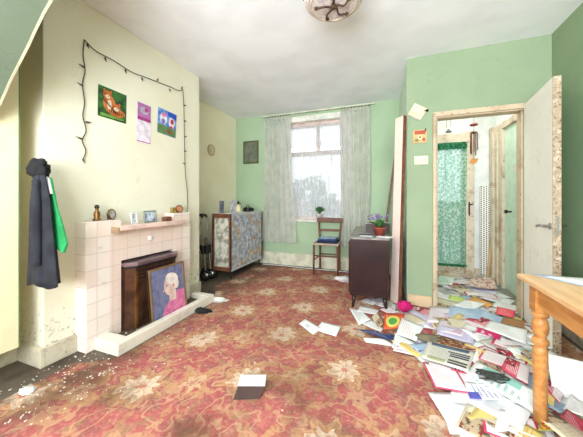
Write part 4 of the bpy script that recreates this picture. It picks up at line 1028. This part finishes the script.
HERO=[
 ('letter', 'white letter with a torn edge beside the near left foot of the dark sideboard', 'paper', 'letter', 0.004, [(-0.379, 2.643), (-0.263, 2.636), (-0.157, 2.448), (-0.248, 2.315)]),
 ('letter', 'white folded slip between the torn letter and the navy brochure', 'paper', 'blank', 0.006, [(-0.225, 2.338), (-0.149, 2.447), (-0.053, 2.309), (-0.067, 2.234)]),
 ('brochure', 'cream and dark folded brochure left of the orange leaflet', 'leaflet', 'cream', 0.012, [(-0.149, 2.454), (-0.112, 2.577), (-0.054, 2.369), (-0.091, 2.264)]),
 ('leaflet', 'orange leaflet with a green and yellow round badge, behind the large white letter', 'leaflet', 'orange', 0.012, [(-0.044, 2.264), (-0.05, 2.577), (0.131, 2.645), (0.093, 2.333)]),
 ('letter', 'white letter peeping out under the large letter with faint pink print', 'paper', 'letter', 0.01, [(0.038, 2.232), (0.18, 2.132), (0.112, 1.999), (0.029, 2.076)]),
 ('letter', 'large white letter with faint pink print leaning over the orange leaflet', 'paper', 'pinkletter', 0.022, [(0.045, 2.209), (0.1, 2.503), (0.264, 2.41), (0.18, 2.123)]),
 ('brochure', 'navy brochure with a small portrait photo at the left rim of the paper spill', 'leaflet', 'navy', 0.009, [(-0.258, 2.19), (-0.135, 2.219), (0.038, 2.201), (0.022, 2.104)]),
 ('sheet', 'white sheet under the navy brochure at the left rim of the spill', 'paper', 'blank', 0.004, [(-0.195, 2.108), (-0.035, 2.153), (0.049, 2.067), (-0.167, 2.043)]),
 ('leaflet', 'purple leaflet poking out left of the grey striped magazine', 'leaflet', 'purple', 0.01, [(0.147, 2.038), (0.237, 2.168), (0.239, 2.073), (0.194, 2.005)]),
 ('folder', 'dark red folder corner right of the large pink printed letter', 'folder', 'darkred', 0.014, [(0.225, 2.185), (0.239, 2.383), (0.325, 2.381), (0.288, 2.253)]),
 ('leaflet', 'pale grey and pink printed broadsheet in front of the doorway left jamb', 'newspaper', 'greypink', 0.016, [(0.298, 2.511), (0.369, 2.891), (0.548, 2.933), (0.573, 2.595)]),
 ('leaflet', 'pale lilac printed sheet in front of the doorway, behind the magenta strip', 'newspaper', 'greypink', 0.02, [(0.353, 2.378), (0.407, 2.582), (0.618, 2.603), (0.514, 2.326)]),
 ('leaflet', 'magenta and white folded strip across the middle of the spill', 'leaflet', 'magenta', 0.03, [(0.536, 2.46), (0.577, 2.546), (0.808, 2.462), (0.76, 2.353)]),
 ('magazine', 'grey striped photo magazine with dark blocks at the front left of the spill', 'magazine', 'stripes', 0.034, [(0.196, 1.903), (0.261, 2.144), (0.537, 2.089), (0.434, 1.826)]),
 ('magazine', 'orange and brown magazine behind the grey striped magazine', 'magazine', 'brownmag', 0.026, [(0.311, 2.136), (0.365, 2.273), (0.588, 2.173), (0.528, 2.076)]),
 ('leaflet', 'yellow strip of leaflet right of the orange and brown magazine', 'leaflet', 'yellow', 0.03, [(0.475, 2.15), (0.511, 2.204), (0.608, 2.123), (0.571, 2.05)]),
 ('letter', 'white form with a pink border left of the table leg', 'paper', 'pinkborder', 0.036, [(0.534, 2.015), (0.608, 2.162), (0.816, 2.076), (0.72, 1.902)]),
 ('magazine', 'red and pink magazine with white stripes just left of the table leg', 'magazine', 'redmag', 0.045, [(0.628, 1.929), (0.699, 2.05), (0.792, 1.991), (0.707, 1.798)]),
 ('sheet', 'large white sheet with a faint window box, frontmost left on the carpet', 'paper', 'envelope', 0.006, [(0.253, 1.444), (0.197, 1.624), (0.396, 1.707), (0.448, 1.535)]),
 ('sheet', 'white sheet at the very front edge under the large windowed sheet', 'paper', 'blank', 0.003, [(0.257, 1.375), (0.254, 1.473), (0.414, 1.533), (0.491, 1.462)]),
 ('leaflet', 'white leaflet with a pink corner below the grey striped magazine', 'leaflet', 'pinkborder', 0.014, [(0.272, 1.724), (0.247, 1.848), (0.406, 1.838), (0.42, 1.728)]),
 ('letter', 'white letter with blue and purple print below the long teal printed newsletter', 'paper', 'blueprint', 0.016, [(0.395, 1.623), (0.399, 1.76), (0.54, 1.787), (0.593, 1.675)]),
 ('newsletter', 'long white newsletter with teal print running towards the table leg', 'paper', 'teal', 0.04, [(0.431, 1.816), (0.507, 1.954), (0.739, 1.733), (0.652, 1.599)]),
 ('leaflet', 'yellow and red leaflet at the foot of the table leg', 'leaflet', 'yellow', 0.044, [(0.738, 1.719), (0.782, 1.844), (0.8, 1.743), (0.749, 1.655)]),
 ('magazine', 'red and black magazine right of the table leg', 'magazine', 'redmag', 0.052, [(0.76, 1.791), (0.84, 1.959), (0.836, 1.759), (0.79, 1.686)]),
 ('letter', 'white folded letter in the lower right corner under the table', 'paper', 'letter', 0.05, [(0.783, 1.647), (0.872, 1.768), (0.898, 1.73), (0.834, 1.606)]),
 ('leaflet', 'red strip leaflet in the lower right corner under the table', 'leaflet', 'darkred', 0.05, [(0.735, 1.569), (0.789, 1.637), (0.825, 1.568), (0.788, 1.517)]),
 ('card', 'white narrow box lid standing out at the front of the spill', 'card', 'blank', 0.01, [(0.441, 1.435), (0.52, 1.608), (0.564, 1.605), (0.501, 1.458)]),
 ('leaflet', 'yellow and green leaflet at the bottom edge right of centre of the spill', 'leaflet', 'greenmag', 0.02, [(0.622, 1.491), (0.672, 1.583), (0.725, 1.579), (0.706, 1.522)]),
 ('letter', 'clean white letter lying in the doorway left of the orange strip', 'paper', 'letter', 0.02, [(0.589, 3.015), (0.726, 3.204), (0.905, 3.16), (0.75, 2.95)]),
 ('leaflet', 'orange strip leaflet lying in the doorway', 'leaflet', 'orangeplain', 0.018, [(0.766, 3.224), (0.84, 3.341), (0.973, 3.164), (0.892, 3.057)]),
 ('leaflet', 'lime green leaflet lying in the hall near the left jamb', 'leaflet', 'lime', 0.016, [(0.577, 3.188), (0.621, 3.328), (0.755, 3.255), (0.688, 3.116)]),
 ('plastic_sheet', 'pale blue plastic wrapper flattened across the doorway', 'wrapper', 'paleblue', 0.018, [(0.493, 2.722), (0.552, 2.955), (0.833, 2.962), (0.732, 2.708)]),
 ('plastic_sheet', 'pale blue plastic wrapper right of the doorway middle, behind the large blank sheet', 'wrapper', 'paleblue', 0.018, [(0.713, 2.804), (0.794, 2.995), (0.959, 2.854), (0.844, 2.654)]),
 ('packet', 'bright coral red packet on the doorway floor beside the open door', 'packet', 'coral', 0.03, [(0.896, 2.866), (0.963, 3.052), (1.103, 3.033), (1.022, 2.849)]),
 ('cardboard', 'brown cardboard strip by the bottom of the open door', 'cardboard', 'cardb', 0.02, [(0.88, 2.7), (0.94, 2.842), (1.096, 2.839), (1.021, 2.662)]),
 ('sheet', 'large blank white sheet in front of the open door', 'paper', 'letter', 0.034, [(0.696, 2.477), (0.801, 2.697), (1.007, 2.576), (0.905, 2.329)]),
 ('envelope', 'white envelope lying open left of centre on the carpet', 'envelope', 'envelope', 0.004, [(-0.735, 2.152), (-0.715, 2.261), (-0.536, 2.133), (-0.571, 2.016)]),
 ('envelope', 'plain white envelope lying right of the other on the open carpet', 'envelope', 'blank', 0.004, [(-0.578, 2.099), (-0.558, 2.258), (-0.386, 2.225), (-0.395, 2.05)]),
 ('sheet', 'crumpled white packaging in the far hall before the glazed door', 'paper', 'blank', 0.03, [(1.138, 4.088), (1.287, 4.492), (1.454, 4.501), (1.383, 4.179)]),
 ('bag', 'pink and tan patterned bag flattened in the far hall', 'bag', 'tanpink', 0.025, [(0.86, 3.707), (1.021, 4.108), (1.279, 4.158), (1.157, 3.67)]),
 ('leaflet', 'yellow green leaflet in the far hall by the side door', 'leaflet', 'lime', 0.025, [(1.352, 4.186), (1.462, 4.419), (1.538, 4.349), (1.422, 4.079)]),
 ('letter', 'white letter in the far hall left beneath the curtain', 'paper', 'greenp', 0.015, [(0.557, 3.747), (0.641, 4.149), (0.828, 4.119), (0.717, 3.725)]),
]

for i, (nm, lab, cat, sty, z, q) in enumerate(HERO):
    thick = .007 if nm in ('magazine', 'newsletter') else .0012
    cr = .010 if lab.startswith(('crumpled', 'pink and tan')) else (.004 if sty == 'paleblue' else 0)
    lift = 0 if z < .008 else 2.5
    o = sheet(nm, q, z+.004*lift, PM[sty], .005+.25*max(0, z-.005), th=thick, seed=i+50, crump=cr)
    tag(o, lab, cat)
# unseen-detail fillers: each a sheet of its own
zones = [
 ('in the far hall below the lace curtain', [(.62, 3.75), (1.0, 3.75), (1.0, 4.22), (.62, 4.22)], 9, .0),
 ('in the hall beside the pale green side door', [(1.0, 3.2), (1.24, 3.2), (1.24, 4.1), (1.0, 4.1)], 9, .0),
 ('on the hall floor just beyond the doorway', [(.5, 3.1), (1.05, 3.1), (1.05, 3.75), (.5, 3.75)], 12, .0),
 ('in the doorway between the jambs', [(.47, 2.68), (1.0, 2.68), (1.0, 3.08), (.47, 3.08)], 10, .004),
 ('in front of the doorway left jamb', [(.05, 2.35), (.52, 2.35), (.48, 2.85), (.1, 2.85)], 12, .0),
 ('beneath the near end of the sideboard', [(-.25, 2.62), (.1, 2.62), (.1, 3.0), (-.2, 3.0)], 7, .0),
 ('before the open door', [(.42, 2.15), (.98, 2.15), (.98, 2.65), (.45, 2.65)], 15, .010),
 ('behind the striped magazine', [(.12, 2.0), (.5, 2.0), (.5, 2.35), (.1, 2.35)], 12, .004),
 ('piled behind the table leg', [(.55, 1.75), (1.0, 1.75), (1.0, 2.2), (.55, 2.2)], 14, .014),
 ('between striped magazine and table leg', [(.28, 1.65), (.62, 1.6), (.66, 1.95), (.34, 2.0)], 12, .008),
 ('at the front near the teal newsletter', [(.40, 1.42), (.62, 1.36), (.64, 1.6), (.42, 1.62)], 9, .0),
 ('under the pine table right of its leg', [(.72, 1.25), (1.2, 1.25), (1.2, 1.8), (.72, 1.8)], 14, .012),
]
styles = [('letter', 'white printed letter', 'letter'), ('blank', 'blank white sheet', 'sheet'), ('envelope', 'white window envelope', 'envelope'), ('greypink', 'grey and pink news sheet', 'news_sheet'), ('pinkletter', 'white letter with pink print', 'letter'), ('news', 'grey newspaper page', 'newspaper'), 
 ('photomag', 'glossy photo page', 'magazine_page'), ('paleblue', 'pale blue flyer', 'flyer'), ('teal', 'white flyer with teal print', 'flyer'), ('redmag', 'red and black flyer', 'flyer'),
 ('lilac', 'lilac sheet', 'sheet'), ('yellow', 'yellow flyer', 'flyer'), ('blueprint', 'white form with blue print', 'form'), ('pinkborder', 'pink edged form', 'form'), ('cream', 'cream and brown card', 'card')]
rnd = random.Random(11)
for zi, (zl, poly, n, dz) in enumerate(zones):
    order = styles[:6]+rnd.sample(styles[6:], 9)
    for k in range(n):
        sty, sl, nm = order[k]
        u, v = rnd.random(), rnd.random()
        w4 = ((1-u)*(1-v), u*(1-v), u*v, (1-u)*v)
        cx_ = sum(w*p[0] for w, p in zip(w4, poly)); cy_ = sum(w*p[1] for w, p in zip(w4, poly))
        w_, h_ = rnd.choice(((.105, .15), (.105, .15), (.075, .15), (.11, .11), (.09, .12)))
        if zi == 5: w_ *= .6; h_ *= .6
        a = rnd.uniform(0, PI); ca, sa = math.cos(a), math.sin(a)
        q = [(cx_+sx*w_*ca-sy*h_*sa, cy_+sx*w_*sa+sy*h_*ca) for sx, sy in ((-1, -1), (1, -1), (1, 1), (-1, 1))]
        lim = 1.25 if cy_ > 3.09 or cy_ < 2.9 else 1.02
        dxs = max(0, max(p[0] for p in q)-lim)
        q = [(p[0]-dxs, p[1]) for p in q]
        z = .004+dz*.8+k*.0009
        o = sheet(nm, q, z, PM[sty], .006+dz*.8, seed=zi*40+k)
        tag(o, '%s %s' % (sl, zl), 'paper', 'papers '+zl)
# bits in the pile
b = new(); blob(b, (0, 0, .045), (.06, .045, .045), 4, .5, 8); tag(obj('cloth_bag', b, plain('magenta_cloth', (196, 24, 110), .8, c2=(150, 12, 84)), None, (.135, 2.72, .03)), 'bright magenta cloth bundle at the foot of the green wall left of the doorway', 'cloth bundle')
b = new(); blob(b, (0, 0, .02), (.085, .05, .024), 3, .3, 7); tag(obj('pouch', b, plain('olive_grey_cloth', (120, 112, 92), .9), None, (.27, 2.20, .03)), 'olive grey pouch right of the dark red folder', 'pouch')
b = new(); rnd = random.Random(5)
for k in range(7):
    pts_ = [(rnd.uniform(-.075, .075), rnd.uniform(-.04, .04), rnd.uniform(.004, .03)) for _ in range(5)]; tube(b, arc(pts_, 5), .0032, 6)
tag(obj('wire_tangle', b, plain('dark_wire', (62, 66, 60), .5), None, (.545, 1.80, .066)), 'tangle of dark thin wire lying on the papers left of the table leg', 'wire')
# white board leaning under the table
b = new(); box(b, (0, 0, 0), (.30, .004, .20), .001); tag(obj('cardboard_sheet', b, PM['blank'], None, (.815, 1.80, .045), (math.radians(-35), 0, -.2)), 'large plain white card sheet leaning in the pile under the table', 'card sheet')
# folded card on the carpet; its cast shadow is shaped as a dark leaf
t = thing('greeting_card', 'folded card with a pale blue white top and painted shadow side, alone on the carpet', 'card', (0, 0, 0))
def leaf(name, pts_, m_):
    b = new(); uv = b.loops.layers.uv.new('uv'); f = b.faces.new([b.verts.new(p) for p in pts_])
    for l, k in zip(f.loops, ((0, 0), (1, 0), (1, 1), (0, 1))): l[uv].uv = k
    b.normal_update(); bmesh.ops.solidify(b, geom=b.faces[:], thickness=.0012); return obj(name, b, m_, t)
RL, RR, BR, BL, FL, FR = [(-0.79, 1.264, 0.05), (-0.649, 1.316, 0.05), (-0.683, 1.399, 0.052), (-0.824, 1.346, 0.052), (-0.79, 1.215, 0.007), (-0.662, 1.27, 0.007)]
leaf('top_leaf', (RL, RR, BR, BL), print_mat('pale_card_front', (226, 230, 238), (170, 186, 210), .3, cells=8))
leaf('shadow_leaf', (FL, FR, (RR[0], RR[1], RR[2]-.001), (RL[0], RL[1], RL[2]-.001)), plain('card_shadow_brown', (66, 46, 40), .7))
leaf('far_leaf', ((BL[0], BL[1]+.02, .007), (BR[0], BR[1]+.02, .007), (BR[0], BR[1], BR[2]-.001), (BL[0], BL[1], BL[2]-.001)), PM['blank'])
# papers on the table
for i, (lab, q, st) in enumerate((('pale blue edged document lying on the far end of the pine table', [(.66, 1.64), (.80, 1.45), (1.0, 1.53), (.88, 1.65)], 'paleblue'), ('white document on the pine table overlapping the blue edged one', [(.70, 1.62), (.86, 1.40), (1.10, 1.50), (.98, 1.65)], 'letter'), ('second white document nearest the wall on the pine table', [(.92, 1.63), (.98, 1.42), (1.22, 1.44), (1.20, 1.64)], 'blank'))):
    tag(sheet('document', q, .7055+i*.003, PM[st], .002, seed=i), lab, 'paper')
# plaster crumbs
rnd = random.Random(21); b = new()
for k in range(230):
    if k < 150: x = rnd.uniform(-2.05, -1.55); y = rnd.uniform(.6, 1.3)
    elif k < 190: x = rnd.uniform(-1.97, -1.85); y = rnd.uniform(1.42, 1.62)
    else: x = rnd.uniform(-1.72, -1.3); y = rnd.uniform(.6, 2.3)
    z = .0365 if 150 <= k < 190 else .008; r = rnd.uniform(.002, .007)
    blob(b, (x, y, z), (r, r*rnd.uniform(.6, 1.4), r*.5), 1, .4)
tag(obj('plaster_crumbs', b, plain('plaster_white', (222, 216, 204), .9)), 'scattered white plaster crumbs on the floor around the hearth', 'debris', kind='stuff')
b = new(); blob(b, (0, 0, .012), (.045, .03, .012), 3, .7, 10); tag(obj('tissue', b, PM['blank'], None, (-1.90, .86, .006)), 'crumpled white tissue on the floor at the lower left', 'tissue')
